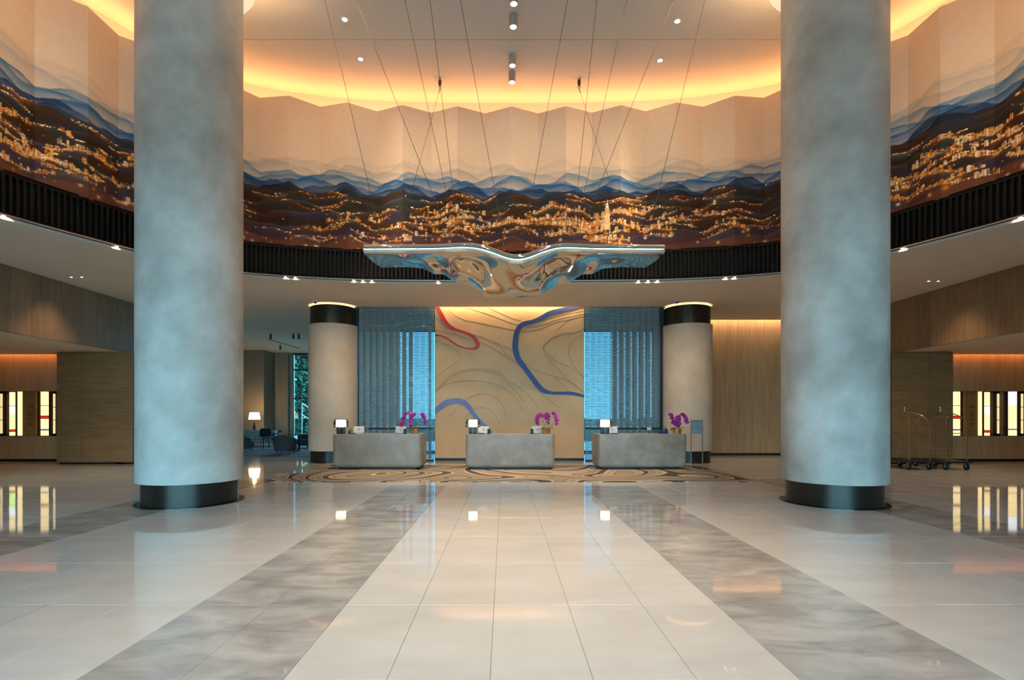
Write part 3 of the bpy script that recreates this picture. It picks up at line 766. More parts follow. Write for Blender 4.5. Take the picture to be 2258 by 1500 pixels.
CL = [[(72, 140), (120, 200), (190, 255), (300, 285), (400, 305), (500, 335), (600, 380), (680, 410), (745, 440)],
      [(72, 265), (150, 285), (250, 310), (350, 345), (420, 365), (520, 395), (620, 450), (720, 520), (800, 570), (830, 600)],
      [(72, 355), (150, 385), (240, 430), (290, 480), (295, 525), (240, 570), (160, 620), (80, 695)],
      [(180, 60), (230, 130), (330, 180), (450, 205), (600, 235), (760, 268), (900, 275), (1000, 255), (1100, 210), (1250, 175), (1374, 150)],
      [(300, 60), (450, 105), (600, 155), (700, 195), (790, 220), (870, 238), (950, 240), (1030, 215), (1150, 175), (1374, 128)],
      [(500, 60), (640, 120), (740, 165), (830, 190)],
      [(1000, 190), (1150, 150), (1374, 100)],
      [(1374, 150), (1250, 180), (1170, 240), (1110, 320), (1040, 385), (1018, 420), (1030, 470), (1080, 540), (1150, 610), (1220, 690), (1300, 760), (1374, 805)],
      [(1374, 255), (1300, 290), (1200, 300), (1120, 330), (1060, 370), (1027, 410), (1040, 450), (1100, 520), (1200, 570), (1300, 625), (1374, 690)],
      [(1374, 305), (1300, 345), (1250, 400), (1240, 460), (1260, 540), (1300, 600), (1374, 680)],
      [(75, 800), (130, 750), (200, 675), (300, 625), (420, 610), (540, 615), (640, 640), (720, 710), (820, 780), (900, 850), (970, 940)],
      [(75, 805), (200, 700), (300, 640), (420, 625), (540, 635), (640, 665), (720, 745), (800, 830), (850, 900)],
      [(75, 815), (180, 740), (300, 715), (420, 710), (540, 725), (650, 760), (740, 820), (800, 890), (840, 970)],
      [(200, 1020), (330, 890), (420, 840), (500, 825), (570, 840), (640, 890), (680, 960), (700, 1040)],
      [(330, 1040), (400, 970), (470, 945), (540, 960), (600, 1010), (640, 1090)],
      [(590, 370), (650, 420), (700, 480), (800, 560)],
      [(820, 520), (900, 590), (1000, 640), (1110, 670), (1200, 700), (1300, 750), (1374, 830)],
      [(1110, 670), (1180, 740), (1240, 800)],
      [(900, 740), (1050, 860), (1160, 950)]]
for c in CL: ribbon([(a, b, 3.0) for a, b in c], 'contour_line', M_ARTWALL if False else M_GROOVE, .008)
# concealed wall-washing strips in the slots above the feature wall and the oak wall
st = thing('wall_wash_strip', 'concealed warm strip above the feature wall', 'light strip', (ax, 17.47, ZS + .22))
MB().box(-2.45, 2.45, -.03, .03, 0, .02).build('diode_strip', emission('art_glow', (1, .70, .36), 36), st)
st = thing('wall_wash_strip', 'concealed warm strip above the tan oak wall', 'light strip', (9.4, 19.86, ZS + .22))
MB().box(-2.9, 2.9, -.03, .03, 0, .02).build('diode_strip', emission('oak_glow', (1, .72, .42), 24), st)

# ------------------------------------------------------------------ glass curtains either side of the art wall
M_ROD = thin_glass('curtain_glass', (0.62, 0.84, 0.90), rough=.08, diffuse=(.50, .68, .75), dif=.55)
M_FROST = thin_glass('frosted_curtain_glass', (0.45, 0.62, 0.68), rough=.15, diffuse=(.42, .56, .62), dif=.85)
def curtain(x0, x1, label):
    y = 17.5; t = thing('glass_curtain', label, 'curtain', ((x0 + x1) / 2, y, 0)); xm = (x0 + x1) / 2
    n = 12; cw = (x1 - x0) / n; mb = MB(); r = random.Random(int(x0 * 100))
    rows = 96; rh = (ZS + .02 - .06) / rows
    fb = MB(); inner = x1 if xm < 0 else x0
    def piece(m_, a, b, z, h, dy, tilt):
        m_.add([(a, dy - .012, z), (b, dy - .012 + tilt, z), (b, dy + .012 + tilt, z), (a, dy + .012, z), (a, dy - .012, z + h), (b, dy - .012 + tilt, z + h), (b, dy + .012 + tilt, z + h), (a, dy + .012, z + h)],
               [(0, 3, 2, 1), (4, 5, 6, 7), (0, 1, 5, 4), (1, 2, 6, 5), (2, 3, 7, 6), (3, 0, 4, 7)])
    for i in range(n):
        xa = x0 + i * cw - xm
        near = abs(xa + xm + cw / 2 - inner) < .36 * (x1 - x0)
        for j in range(rows):
            z = .06 + j * rh
            piece(mb if near else fb, xa + .006, xa + cw * .66, z, rh * .74, r.uniform(-.02, .02), r.uniform(-.012, .012))
            piece(mb, xa + cw * .69, xa + cw * .97, z, rh * .60, r.uniform(-.02, .02), r.uniform(-.012, .012))
    tag(mb.build('glass_slats', M_ROD, t), 'rows of small clear glass slats', kind='stuff')
    tag(fb.build('frosted_slats', M_FROST, t), 'rows of small frosted glass slats', kind='stuff')
    for i in range(n + 1):
        x = x0 + i * cw - xm
        MB().tube([(x, 0, .03), (x, 0, ZS + .1)], .005, 6).build('string', M_STEELTRIM, t)
    MB().box(x0 - xm, x1 - xm, -.02, .02, 1.07, 1.13).build('cross_rail', M_FRAME, t)
    MB().box(x0 - xm, x1 - xm, -.03, .03, 0, .05).build('bottom_rail', M_DARK, t)
    return t
curtain((792 - VX) * 17.5 / F, AX0 - .02, 'shimmering blue glass slat curtain left of the feature wall')
curtain(AX1 + .02, (1454 - VX) * 17.5 / F, 'shimmering blue glass slat curtain right of the feature wall')
struct('trim_2', MB().box(-5.0, -4.9, 17.42, 17.62, 0, ZS).box(5.22, 5.34, 17.42, 17.62, 0, ZS), M_DARK, label='dark posts at the outer edges of the glass curtains')

# ------------------------------------------------------------------ inlaid rug under the desks
rm = bpy.data.materials.new('contour_rug'); rm.use_nodes = True; MATS['contour_rug'] = rm
N = rm.node_tree.nodes; L = rm.node_tree.links; b = N['Principled BSDF']; b.inputs['Roughness'].default_value = .9; b.inputs['Specular IOR Level'].default_value = .1
g = N.new('ShaderNodeNewGeometry'); mp = N.new('ShaderNodeMapping'); mp.inputs['Scale'].default_value = (.42, .42, 1); mp.inputs['Location'].default_value = (3.1, .6, 0)
L.new(g.outputs['Position'], mp.inputs['Vector'])
nz = N.new('ShaderNodeTexNoise'); nz.inputs['Scale'].default_value = 1.0; nz.inputs['Detail'].default_value = 0.0; nz.inputs['Distortion'].default_value = .5
L.new(mp.outputs[0], nz.inputs['Vector'])
mm = N.new('ShaderNodeMath'); mm.operation = 'MULTIPLY'; mm.inputs[1].default_value = 7.0; L.new(nz.outputs['Fac'], mm.inputs[0])
fr = N.new('ShaderNodeMath'); fr.operation = 'FRACT'; L.new(mm.outputs[0], fr.inputs[0])
rp = N.new('ShaderNodeValToRGB'); rp.color_ramp.interpolation = 'CONSTANT'; E = rp.color_ramp.elements
cols = [(0, '#5a534c'), (.26, '#ddd4c6'), (.30, '#9f9484'), (.54, '#6b635a'), (.57, '#b0a596'), (.80, '#6b635a'), (.83, '#c2b7a7')]
E[0].position = 0; E[0].color = (*lin(cols[0][1]), 1); E[1].position = cols[1][0]; E[1].color = (*lin(cols[1][1]), 1)
for p_, c_ in cols[2:]:
    e = E.new(p_); e.color = (*lin(c_), 1)
L.new(fr.outputs[0], rp.inputs[0]); L.new(rp.outputs[0], b.inputs['Base Color'])
rug = [(-5.5, 11.98), (5.86, 11.98), (5.98, 13.2), (5.80, 14.6), (5.9, 15.6), (5.2, 16.2), (-5.3, 16.2), (-5.62, 15.5), (-5.35, 14.2), (-5.65, 13.0)]
rug = [(x, y) for x, y in rug]
tag(MB().prism(rug, 0.0005, .012).build('patterned_rug', rm), 'large rug of grey and beige contour swirls under the reception desks', 'rug')

# ------------------------------------------------------------------ reception desks and what stands on them
DZ = 1.007
DESKX = (-3.585, .165, 3.885)
desklab = ('grey stone reception desk nearest the lounge', 'grey stone reception desk in the middle, before the sand feature wall', 'grey stone reception desk beside the standing sign')
for x, lab in zip(DESKX, desklab):
    t = thing('reception_desk', lab, 'desk', (x, 14.66, .012), group='reception desks')
    hw = 1.255
    MB().rbox(-hw, hw, 0, 1.05, .055, DZ - .012, .11, 5, 'notop').build('stone_body', M_CONCRETE, t, True)
    MB().box(-hw + .16, hw - .16, .14, .92, 0, .06).build('plinth', M_DARK, t)
    MB().rbox(-hw + .03, hw - .03, .03, 1.02, DZ - .0125, DZ - .008, .002, 1).build('top_inlay', mat('desk_top', '#b3a798', '#c0b4a6', scale=3, rough=.3), t)
DT = DZ + .0045

M_SMOKE = thin_glass('smoked_glass', (.80, .70, .60), rough=.02)
M_SHADE = mat('lit_opal_shade', '#f6efe2', rough=.5, emit=(1, .86, .66), emit_s=3.2)
def desk_lamp(x, y, label):
    t = thing('desk_lamp', label, 'lamp', (x, y, DT), group='glowing desk lamps')
    for s in (-1, 1):
        MB().rbox(s * .062 - .052, s * .062 + .052, -.06, .06, 0, .19, .012, 2).build('base_block', M_DARKGREY, t, True)
    MB().cyl((0, 0, 0), .012, .02, .2, 12).build('stem', M_BRASS, t, True)
    MB().rbox(-.122, .122, -.09, .09, .195, .405, .02, 3).build('shade', M_SHADE, t, True)
    # smoked glass bell over the shade, open at the bottom
    prof = [(.205, .20), (.205, .34), (.195, .385), (.165, .415), (.10, .428), (.0, .43)]
    MB().lathe(prof, 40, cap=False).build('glass_bell', M_SMOKE, t, True)
    MB().tube([(.205 * math.cos(a), .205 * math.sin(a), .20) for a in np.linspace(0, 2 * PI, 33)[:-1]], .005, 6, closed=True).build('bell_rim', M_BRONZE, t, True)
    MB().tube([(-.205, 0, .2), (-.205, 0, .33), (-.19, 0, .385), (-.15, 0, .418), (0, 0, .432), (.15, 0, .418), (.19, 0, .385), (.205, 0, .33), (.205, 0, .2)], .005, 6).build('hoop', M_BRONZE, t, True)
    light('bulb', 'POINT', (0, 0, .3), 14, SOFTW, parent=t, shadow_soft_size=.1)
    return t
HPM = text_mesh('hp', .05, 'logo', M_DARKGREY)
def pc_screen(x, y, rz, label, flip=1):
    t = thing('computer_screen', label, 'computer', (x, y, DT), rz, group='white computer screens on the reception desks')
    M = Matrix.Rotation(math.radians(-14), 4, 'X')
    MB().rbox(-.155, .155, -.012, .012, .015, .215, .008, 2).xform(M).build('display', M_WHITEP, t, True)
    MB().box(-.145, .145, .0125, .014, .03, .2).xform(M).build('screen', mat('screen_glass', '#0b1016', rough=.1), t)
    MB().rbox(-.07, .07, -.02, .10, 0, .012, .005, 1).build('foot', M_WHITEP, t)
    lg = put('logo', HPM, t, M @ Vector((0, -.0135, .115)), (PI / 2 - math.radians(14), 0, 0))
    MB().tube([tuple(M @ Vector((.032 * math.cos(a), -.013, .115 + .032 * math.sin(a)))) for a in np.linspace(0, 2 * PI, 21)[:-1]], .0025, 5, closed=True).build('logo_ring', M_DARKGREY, t)
    return t
def terminal(x, y, label, rz=0):
    t = thing('card_terminal', label, 'card terminal', (x, y, DT), rz, group='card terminals')
    M = Matrix.Rotation(math.radians(-20), 4, 'X')
    MB().rbox(-.042, .042, -.018, .018, .012, .15, .01, 2).xform(M).build('body', M_DARK, t, True)
    MB().box(-.032, .032, -.0195, -.018, .09, .14).xform(M).build('screen', mat('terminal_screen', '#3a4046', rough=.15), t)
    MB().rbox(-.05, .05, -.03, .09, 0, .014, .005, 1).build('cradle', M_DARK, t)
    return t
def cord(pts, label):
    tag(MB().tube(catmull([(a, b, DT + .006) for a, b in pts], 6), .006, 6).build('power_cord', M_DARK), label, 'cord')
def tray(x, y, label):
    t = thing('key_card_tray', label, 'tray', (x, y, DT))
    MB().rbox(-.10, .10, -.07, .07, 0, .02, .006, 2).build('dish', M_DARK, t, True)
    MB().box(-.04, .04, -.03, .03, .0195, .024).build('cards', M_DARKGREY, t)
# orchids
def petal(l, wd, m_name=None):
    vs_ = []; fs_ = []; n = 5
    for i in range(n + 1):
        t_ = i / n; ww = wd * math.sin(PI * (0.12 + .8 * t_)) ; z = l * t_
        vs_ += [(-ww, .012 * math.sin(PI * t_), z), (0, -.006 + .02 * t_ * t_, z), (ww, .012 * math.sin(PI * t_), z)]
    for i in range(n):
        a = 3 * i; fs_ += [(a, a + 1, a + 4, a + 3), (a + 1, a + 2, a + 5, a + 4)]
    return MB().add(vs_, fs_)
fm = MB()
for k, (ang, l, wd) in enumerate(((0, .042, .020), (72, .046, .028), (144, .040, .018), (216, .040, .018), (288, .046, .028))):
    pm_ = petal(l, wd).xform(Matrix.Rotation(math.radians(ang), 4, 'Y')); fm.add(pm_.v, pm_.f)
FLOWER = fm.mesh('flower', M_FLOWER, 'all')
LIP = MB().ell((0, -.012, -.006), .009, .014, .010, 8, 6).mesh('lip', M_FLOWERC, 'all')
def leaf_mesh(l, wd, droop):
    vs_ = []; fs_ = []; n = 8
    for i in range(n + 1):
        t_ = i / n; ww = wd * math.sin(PI * min(1, .08 + .92 * t_)) ** .6 if i < n else .004
        x = l * t_; z = l * (.75 * t_ - droop * t_ * t_)
        vs_ += [(x, -ww, z + .012), (x, 0, z), (x, ww, z + .012)]
    for i in range(n):
        a = 3 * i; fs_ += [(a, a + 1, a + 4, a + 3), (a + 1, a + 2, a + 5, a + 4)]
    return MB().add(vs_, fs_)
def orchid(x, y, sprays, label, seed, bushy=False):
    """sprays: list of control points in metres (x,z) from the pot's rim, with the flower run starting at index"""
    r = random.Random(seed)
    t = thing('potted_orchid', label, 'orchid', (x, y, DT), group='potted orchids')
    MB().lathe([(.098, 0), (.105, .004), (.128, .148), (.132, .152), (.118, .152), (.112, .12), (0, .12)], 10, cap=False, a0=.3).build('pot', M_GOLD, t)
    MB().rbox(-.012, .012, -.128, -.118, .02, .13, .003, 1).build('pot_ribbon', mat('red_ribbon', '#b0200f', rough=.5), t)
    MB().cyl((0, 0, 0), .112, .118, .13, 16).build('moss', mat('moss', '#3a3f20', '#55602e', scale=40, rough=.9), t)
    for pts, i0, nf in sprays:
        q = catmull([(a, r.uniform(-.03, .03), .12 + b) for a, b in pts], 8)
        MB().tube(q, .0045, 6).build('flower_stem', M_STEM, t, True)
        for k in range(nf):
            u = i0 + (1 - i0) * (k + .3) / nf; p = Vector(q[min(len(q) - 1, int(u * (len(q) - 1)))])
            sd = (-1) ** k
            f = put('flower', FLOWER, t, p + Vector((sd * r.uniform(.008, .03), -r.uniform(.012, .05), r.uniform(-.02, .02))), (r.uniform(-.5, .35), r.uniform(-.3, .3), r.uniform(-.7, .7)))
            sc = 1.0 - .35 * (k / nf) * r.uniform(.4, 1); sc *= 1.25; f.scale = (sc, sc, sc)
            put('lip', LIP, f)
    for k in range(9 if bushy else 6):
        a = r.uniform(0, 2 * PI) if k > 1 else (0 if k else PI)
        lf = leaf_mesh(r.uniform(.14, .22), r.uniform(.020, .032), r.uniform(.55, 1.15)).build('leaf', M_LEAF, t, 'all')
        lf.location = (0, 0, .125); lf.rotation_euler = (0, 0, a)
    return t
px2 = 14.9 / F

# left desk
desk_lamp(P(752, 950, 14.85).x, 14.85, 'glowing desk lamp under a smoked bell on the desk nearest the lounge')
pc_screen(P(788, 950, 15.1).x, 15.25, .10, 'white computer screen beside the lamp on the desk nearest the lounge')
terminal(P(766.5, 950, 14.9).x - .02, 15.12, 'card terminal beside the lamp on the desk nearest the lounge')
tray(P(777, 950, 14.9).x, 14.85, 'small black card tray on the desk nearest the lounge')
pc_screen(P(883, 950, 15.1).x, 15.12, -.06, 'white computer screen near the orchid on the desk nearest the lounge')
terminal(P(893, 950, 14.9).x, 14.86, 'card terminal near the orchid on the desk nearest the lounge')
cord([(P(872, 0, 14.9).x, 14.9), (P(880, 0, 14.9).x, 14.82), (P(888, 0, 14.9).x, 14.87), (P(899, 0, 14.9).x, 14.84)], 'black cord by the right screen on the desk nearest the lounge')
orchid(P(915, 950, 14.9).x, 14.92, [([(-.02, 0), (-.06, .25), (-.16, .46), (-.28, .42), (-.37, .22), (-.40, .10)], .42, 13),
                                    ([(0, 0), (.02, .25), (-.03, .44), (-.10, .36), (-.13, .18), (-.11, .05)], .40, 12),
                                    ([(.03, 0), (.08, .25), (.14, .44), (.22, .42), (.27, .28), (.29, .15)], .52, 10)], 'magenta orchid in a gold pot on the desk nearest the lounge', 3)
# middle desk
desk_lamp(P(1043, 950, 14.85).x, 14.85, 'glowing desk lamp under a smoked bell on the middle desk')
pc_screen(P(1066, 950, 15.1).x, 15.12, -.08, 'white computer screen beside the lamp on the middle desk')
terminal(P(1078, 950, 14.9).x, 14.88, 'card terminal beside the left screen on the middle desk')
tray(P(1061, 950, 14.9).x, 14.82, 'small black card tray on the middle desk')
pc_screen(P(1185, 950, 15.1).x, 15.12, .05, 'white computer screen behind the orchid on the middle desk')
terminal(P(1173, 950, 14.9).x, 14.88, 'card terminal left of the orchid on the middle desk')
cord([(P(1165, 0, 14.9).x, 14.92), (P(1172, 0, 14.9).x, 14.8), (P(1180, 0, 14.9).x, 14.82), (P(1190, 0, 14.9).x, 14.8)], 'black cord left of the orchid on the middle desk')
orchid(P(1204.5, 950, 14.9).x, 14.92, [([(-.03, 0), (-.08, .2), (-.13, .40), (-.21, .43), (-.26, .28), (-.25, .12)], .38, 15),
                                       ([(0, 0), (-.01, .2), (.0, .38), (.03, .45), (.06, .34), (.04, .15)], .30, 15),
                                       ([(.03, 0), (.06, .25), (.11, .43), (.20, .47), (.28, .34), (.31, .20)], .55, 10),
                                       ([(.05, 0), (.12, .10), (.2, .16), (.30, .19)], .9, 1)], 'magenta orchid in a gold pot on the middle desk', 9, True)
# right desk
desk_lamp(P(1334, 950, 14.85).x, 14.85, 'glowing desk lamp under a smoked bell on the desk beside the standing sign')
pc_screen(P(1350, 950, 15.1).x, 15.12, -.12, 'white computer screen beside the lamp on the desk beside the standing sign')
tray(P(1353, 950, 14.9).x, 14.82, 'small black card tray on the desk beside the standing sign')
orchid(P(1493.5, 950, 14.9).x, 14.92, [([(-.04, 0), (-.09, .14), (-.12, .26), (-.17, .40), (-.23, .44)], .28, 13),
                                       ([(0, 0), (.0, .15), (-.02, .28), (-.04, .36)], .22, 13), ([(.03, 0), (.04, .18), (.05, .3), (.04, .40)], .25, 11),
                                       ([(.03, 0), (.05, .3), (.10, .45), (.18, .42), (.24, .30), (.27, .19)], .5, 12)], 'magenta orchid in a gold pot on the desk beside the standing sign', 21)
terminal(P(1475, 950, 14.9).x, 15.12, 'card terminal beside the blue box')
bx = thing('blue_box', 'small blue box behind the clear sign on the right desk', 'box', (P(1462, 950, 15).x, 15.06, DT))
MB().rbox(-.10, .10, -.05, .05, 0, .075, .005, 1).build('carton', mat('blue_card', '#1f5f9c', rough=.4), bx)
MB().rbox(-.102, .102, -.052, .052, .07, .09, .004, 1).build('lid', mat('blue_card_lid', '#2a70b0', rough=.4), bx)
dish = thing('white_dish', 'flat white dish at the middle of the right desk', 'dish', (P(1417, 950, 14.9).x, 14.92, DT))
MB().lathe([(0, 0), (.07, 0), (.12, .016), (.116, .018), (.068, .006), (0, .006)], 28, cap=False).build('plate', M_WHITEP, dish, True)
M_SIGNINK = mat('sign_ink', '#39444c', rough=.6)
sg = thing('acrylic_sign', 'small clear acrylic sign with grey lettering before the orchid on the right desk', 'sign', (P(1453, 950, 15).x, 14.98, DT))
MB().box(-.19, .19, -.003, .003, .012, .21).build('acrylic_sheet', thin_glass('acrylic', (.82, .90, .90)), sg)
MB().box(-.19, .19, -.03, .03, 0, .012).build('foot', thin_glass('acrylic', (.82, .90, .90)), sg)
for k, s_ in enumerate(('WORLD', 'OF', 'HYATT')):
    put('lettering', text_mesh(s_, .045, 'lettering', M_SIGNINK, spacing=1.3), sg, (-.09, -.005, .168 - .055 * k), (PI / 2, 0, 0))
lc = thing('paper_lampshade_card', 'small cream card stand near the clear sign', 'card stand', (P(1433, 950, 15.1).x, 15.2, DT))
MB().rbox(-.06, .06, -.008, .008, .1, .175, .004, 1).build('card', M_WHITEP, lc)
MB().cyl((0, 0, 0), .008, 0, .1, 8).build('stem', M_DARK, lc); MB().cyl((0, 0, 0), .04, 0, .008, 16).build('foot', M_DARK, lc)

# standing sign
sx, sy = P(1536.5, 950, 14.25).x, 14.25
ss = thing('standing_sign', 'slim metal standing sign with grey board beside the right desk', 'sign', (sx, sy, .012))
M_BOARD = mat('sign_board', '#7f9299', '#86999f', scale=2, rough=.3)
MB().box(-.165, .165, -.012, .012, 1.02, 1.40).build('board', M_BOARD, ss)
for s in (-1, 1): MB().box(s * .155 - .012, s * .155 + .012, -.014, .014, .01, 1.41).build('post', M_STEELTRIM, ss)
MB().box(-.2, .2, -.14, .14, 0, .012).build('base_plate', M_STEELTRIM, ss)
for k, s_ in enumerate(('WORLD', 'OF', 'HYATT')):
    put('lettering', text_mesh(s_, .055 if k != 1 else .045, 'lettering', M_SIGNINK, spacing=1.35), ss, (0, -.0135, 1.355 - .085 * k), (PI / 2, 0, 0))

# ------------------------------------------------------------------ luggage carts
def cart():
    t = thing('luggage_cart', '', 'luggage cart', (0, 0, 0), group='birdcage luggage carts')
    hx, hy = .29, .56
    MB().rbox(-hx - .07, hx + .07, -hy - .07, hy + .07, .20, .25, .02, 3).build('deck', M_DARK, t, True)
    MB().tube([(-hx - .075, -hy - .075, .225), (hx + .075, -hy - .075, .225), (hx + .075, hy + .075, .225), (-hx - .075, hy + .075, .225)], .018, 8, closed=True).build('bumper', M_DARKGREY, t, True)
    for sx_ in (-1, 1):
        for sy_ in (-1, 1):
            pts = [(sx_ * hx, sy_ * hy, .24), (sx_ * hx, sy_ * hy, .8), (sx_ * hx, sy_ * hy, 1.25)]
            for a in np.linspace(.2, PI / 2, 8):
                k = 1 - math.sin(a) ** 1.0 if False else math.cos(a)
                pts.append((sx_ * (hx * k + .02 * (1 - k)), sy_ * (hy * k + .02 * (1 - k)), 1.25 + .38 * math.sin(a)))
            MB().tube(pts, .016, 10).build('post', M_BRASS, t, True)
            wh = thing('x', '', 'x'); bpy.data.objects.remove(wh)
            c = MB(); ww = MB().lathe([(.03, -.02), (.085, -.02), (.095, -.012), (.095, .012), (.085, .02), (.03, .02)], 20, cap=True).xform(Matrix.Translation((sx_ * (hx - .0), sy_ * (hy - .02), .0955)) @ Matrix.Rotation(PI / 2, 4, 'Y'))
            wo = ww.build('wheel', M_DARK, t, True)
            MB().lathe([(.001, -.026), (.032, -.026), (.032, .026), (.001, .026)], 12).xform(Matrix.Translation((sx_ * (hx - .0), sy_ * (hy - .02), .0955)) @ Matrix.Rotation(PI / 2, 4, 'Y')).build('hub', M_STEELTRIM, wo, True)
            MB().box(sx_ * hx - .04, sx_ * hx - .03, sy_ * (hy - .02) - .02, sy_ * (hy - .02) + .02, .09, .2).box(sx_ * hx + .03, sx_ * hx + .04, sy_ * (hy - .02) - .02, sy_ * (hy - .02) + .02, .09, .2).box(sx_ * hx - .04, sx_ * hx + .04, sy_ * (hy - .02) - .02, sy_ * (hy - .02) + .02, .192, .204).build('caster_fork', M_STEELTRIM, t)
    for sy_ in (-1, 1):
        MB().tube([(-hx, sy_ * hy, 1.03), (hx, sy_ * hy, 1.03)], .012, 8).build('rail', M_BRASS, t, True)
    MB().tube([(0, -.30, 1.50), (0, .30, 1.50)], .013, 8).build('hanger_bar', M_BRASS, t, True)
    MB().ell((0, 0, 1.63), .055, .055, .045, 16, 10).build('crown_hub', M_BRASS, t, 'all')
    MB().lathe([(.0, 1.66), (.015, 1.66), (.012, 1.72), (.03, 1.735), (.038, 1.76), (.03, 1.785), (.0, 1.797)], 16, cap=False).build('finial', M_BRASS, t, True)
    return t
c_a = cart(); c_a.location = (11.72, 15.28, 0); c_a['label'] = 'brass birdcage luggage cart nearer the big right column'
c_b = copy_tree(c_a); c_b.location = (12.72, 15.22, 0); c_b['label'] = 'brass birdcage luggage cart nearer the lit glass niche'

# ------------------------------------------------------------------ hanging mirror sculpture
sc = thing('hanging_sculpture', 'mirror polished steel wing sculpture with rippling folds hanging on wires', 'sculpture', (.17, 9.9, 4.3))
def sculpt(s, t):
    a = abs(s)
    yf = 9.02; yb = 10.15 + .95 * math.exp(-(a / .45) ** 2.6) - .05 * a
    zf = 4.42 - .20 * math.exp(-((s - .02) / .17) ** 2) + .022 * math.exp(-((a - .32) / .12) ** 2) - .015 * a
    xb = [(0, 4.06), (.08, 4.05), (.16, 4.035), (.22, 4.02), (.27, 4.10), (.34, 4.19), (.41, 4.20), (.47, 4.24), (.53, 4.34), (.60, 4.31), (.68, 4.40), (.8, 4.42), (1.0, 4.405)]
    zb_ = float(np.interp(a, [p[0] for p in xb], [p[1] for p in xb]))
    y = yf + (yb - yf) * t
    u = t * t * (3 - 2 * t)
    z = zf + (zb_ - zf) * u
    rip = math.sin(PI * t) * (1 - a ** 6)
    z += rip * (.028 * math.sin(11 * s + 4 * t) + .016 * math.sin(19 * s - 6 * t + 1.3)) * (1 if a < .8 else .4)
    x = 2.60 * s + (.0 if a < .97 else 0) - .05 * s * t
    return Vector((.17 + x, y, z))
nS, nT = 120, 28; loops = []
for i in range(nS + 1):
    s = -1 + 2 * i / nS; ring = []
    lo_, up_ = [], []
    for j in range(nT + 1):
        tt = j / nT; p = sculpt(s, tt)
        th = .012 + .075 * max(0, 1 - tt) ** .8 + .02 * math.sin(PI * tt)
        lo_.append(p - Vector((0, 0, th * .9))); up_.append(p + Vector((0, 0, th)))
    p0 = sculpt(s, 0); r0 = .085 + .02 * math.exp(-(s / .25) ** 2)
    front = [p0 + Vector((0, -r0 * math.cos(a), r0 * math.sin(a))) for a in np.linspace(PI / 2 * .7, -PI / 2 * .7, 7)]
    ring = lo_ + list(reversed(up_)) + front
    loops.append(ring)
m_ = len(loops[0]); vv = []; ff = []
off = sc.location
for ring in loops: vv += [tuple(p - off) for p in ring]
for i in range(nS):
    for j in range(m_):
        j2 = (j + 1) % m_
        ff.append((i * m_ + j, i * m_ + j2, (i + 1) * m_ + j2, (i + 1) * m_ + j))
ff.append(tuple(range(m_ - 1, -1, -1))); ff.append(tuple(nS * m_ + j for j in range(m_)))
wing = MB().add(vv, ff).build('wing', M_CHROME, sc, True)
# smooth it
sm_ = wing.modifiers.new('soft', 'SMOOTH'); sm_.factor = .5; sm_.iterations = 4
def wire(low, up):
    a = Vector(low) - off; b = Vector(up) - off; d = (b - a).normalized()
    wv = MB().tube([a, b], .0048, 6).build('suspension_wire', M_WIRE, sc)
    MB().tube([b - d * .22, b - d * .02], .011, 6).build('turnbuckle', M_WIRE, wv)
def on_wing(px, t):
    s = ((px - VX) * (9.02 + 1.5 * t) / F - .17) / 2.6
    return sculpt(s, t) + Vector((0, 0, .03))
ceil_y = 10.9
def top_at(px): return Vector(((px - VX) * ceil_y / F, ceil_y, ZC - .02))
nodeL, nodeR = on_wing(1014, .45), on_wing(1258, .45)
wire(on_wing(851, .35), top_at(712)); wire(nodeL, top_at(778)); wire(nodeL + Vector((.02, 0, 0)), top_at(889)); wire(nodeL + Vector((.03, .02, 0)), top_at(946)); wire(on_wing(1122, .3), top_at(1012))
wire(on_wing(1143, .3), top_at(1255)); wire(nodeR, top_at(1318)); wire(nodeR + Vector((-.02, 0, 0)), top_at(1386)); wire(nodeR + Vector((-.03, .02, 0)), top_at(1494)); wire(on_wing(1416, .35), top_at(1559))
def anchor(px, low, label):
    p = P(px, 178, 13.8); x, y = p.x, 13.8
    t = thing('ceiling_anchor', label, 'anchor', (x, y, ZC))
    MB().lathe([(.0, -.004), (.14, -.004), (.15, 0)], 32, cap=False).build('plate', M_WHITEP, t, True)
    MB().lathe([(.025, -.16), (.04, -.12), (.045, -.05), (.03, 0)], 16).build('swivel', M_WIRE, t, True)
    MB().tube([(0.012, 0, -.15), (.03, -.01, -.2), (0, 0, -.25), (-.03, 0, -.2), (-.012, 0, -.15)], .009, 6).build('shackle', M_WIRE, t, True)
    wire(low, (x, y, ZC - .24))
anchor(970, on_wing(868, .75), 'round ceiling anchor left of the row of cylinder spotlights')
anchor(1277, on_wing(1397, .75), 'round ceiling anchor right of the row of cylinder spotlights')

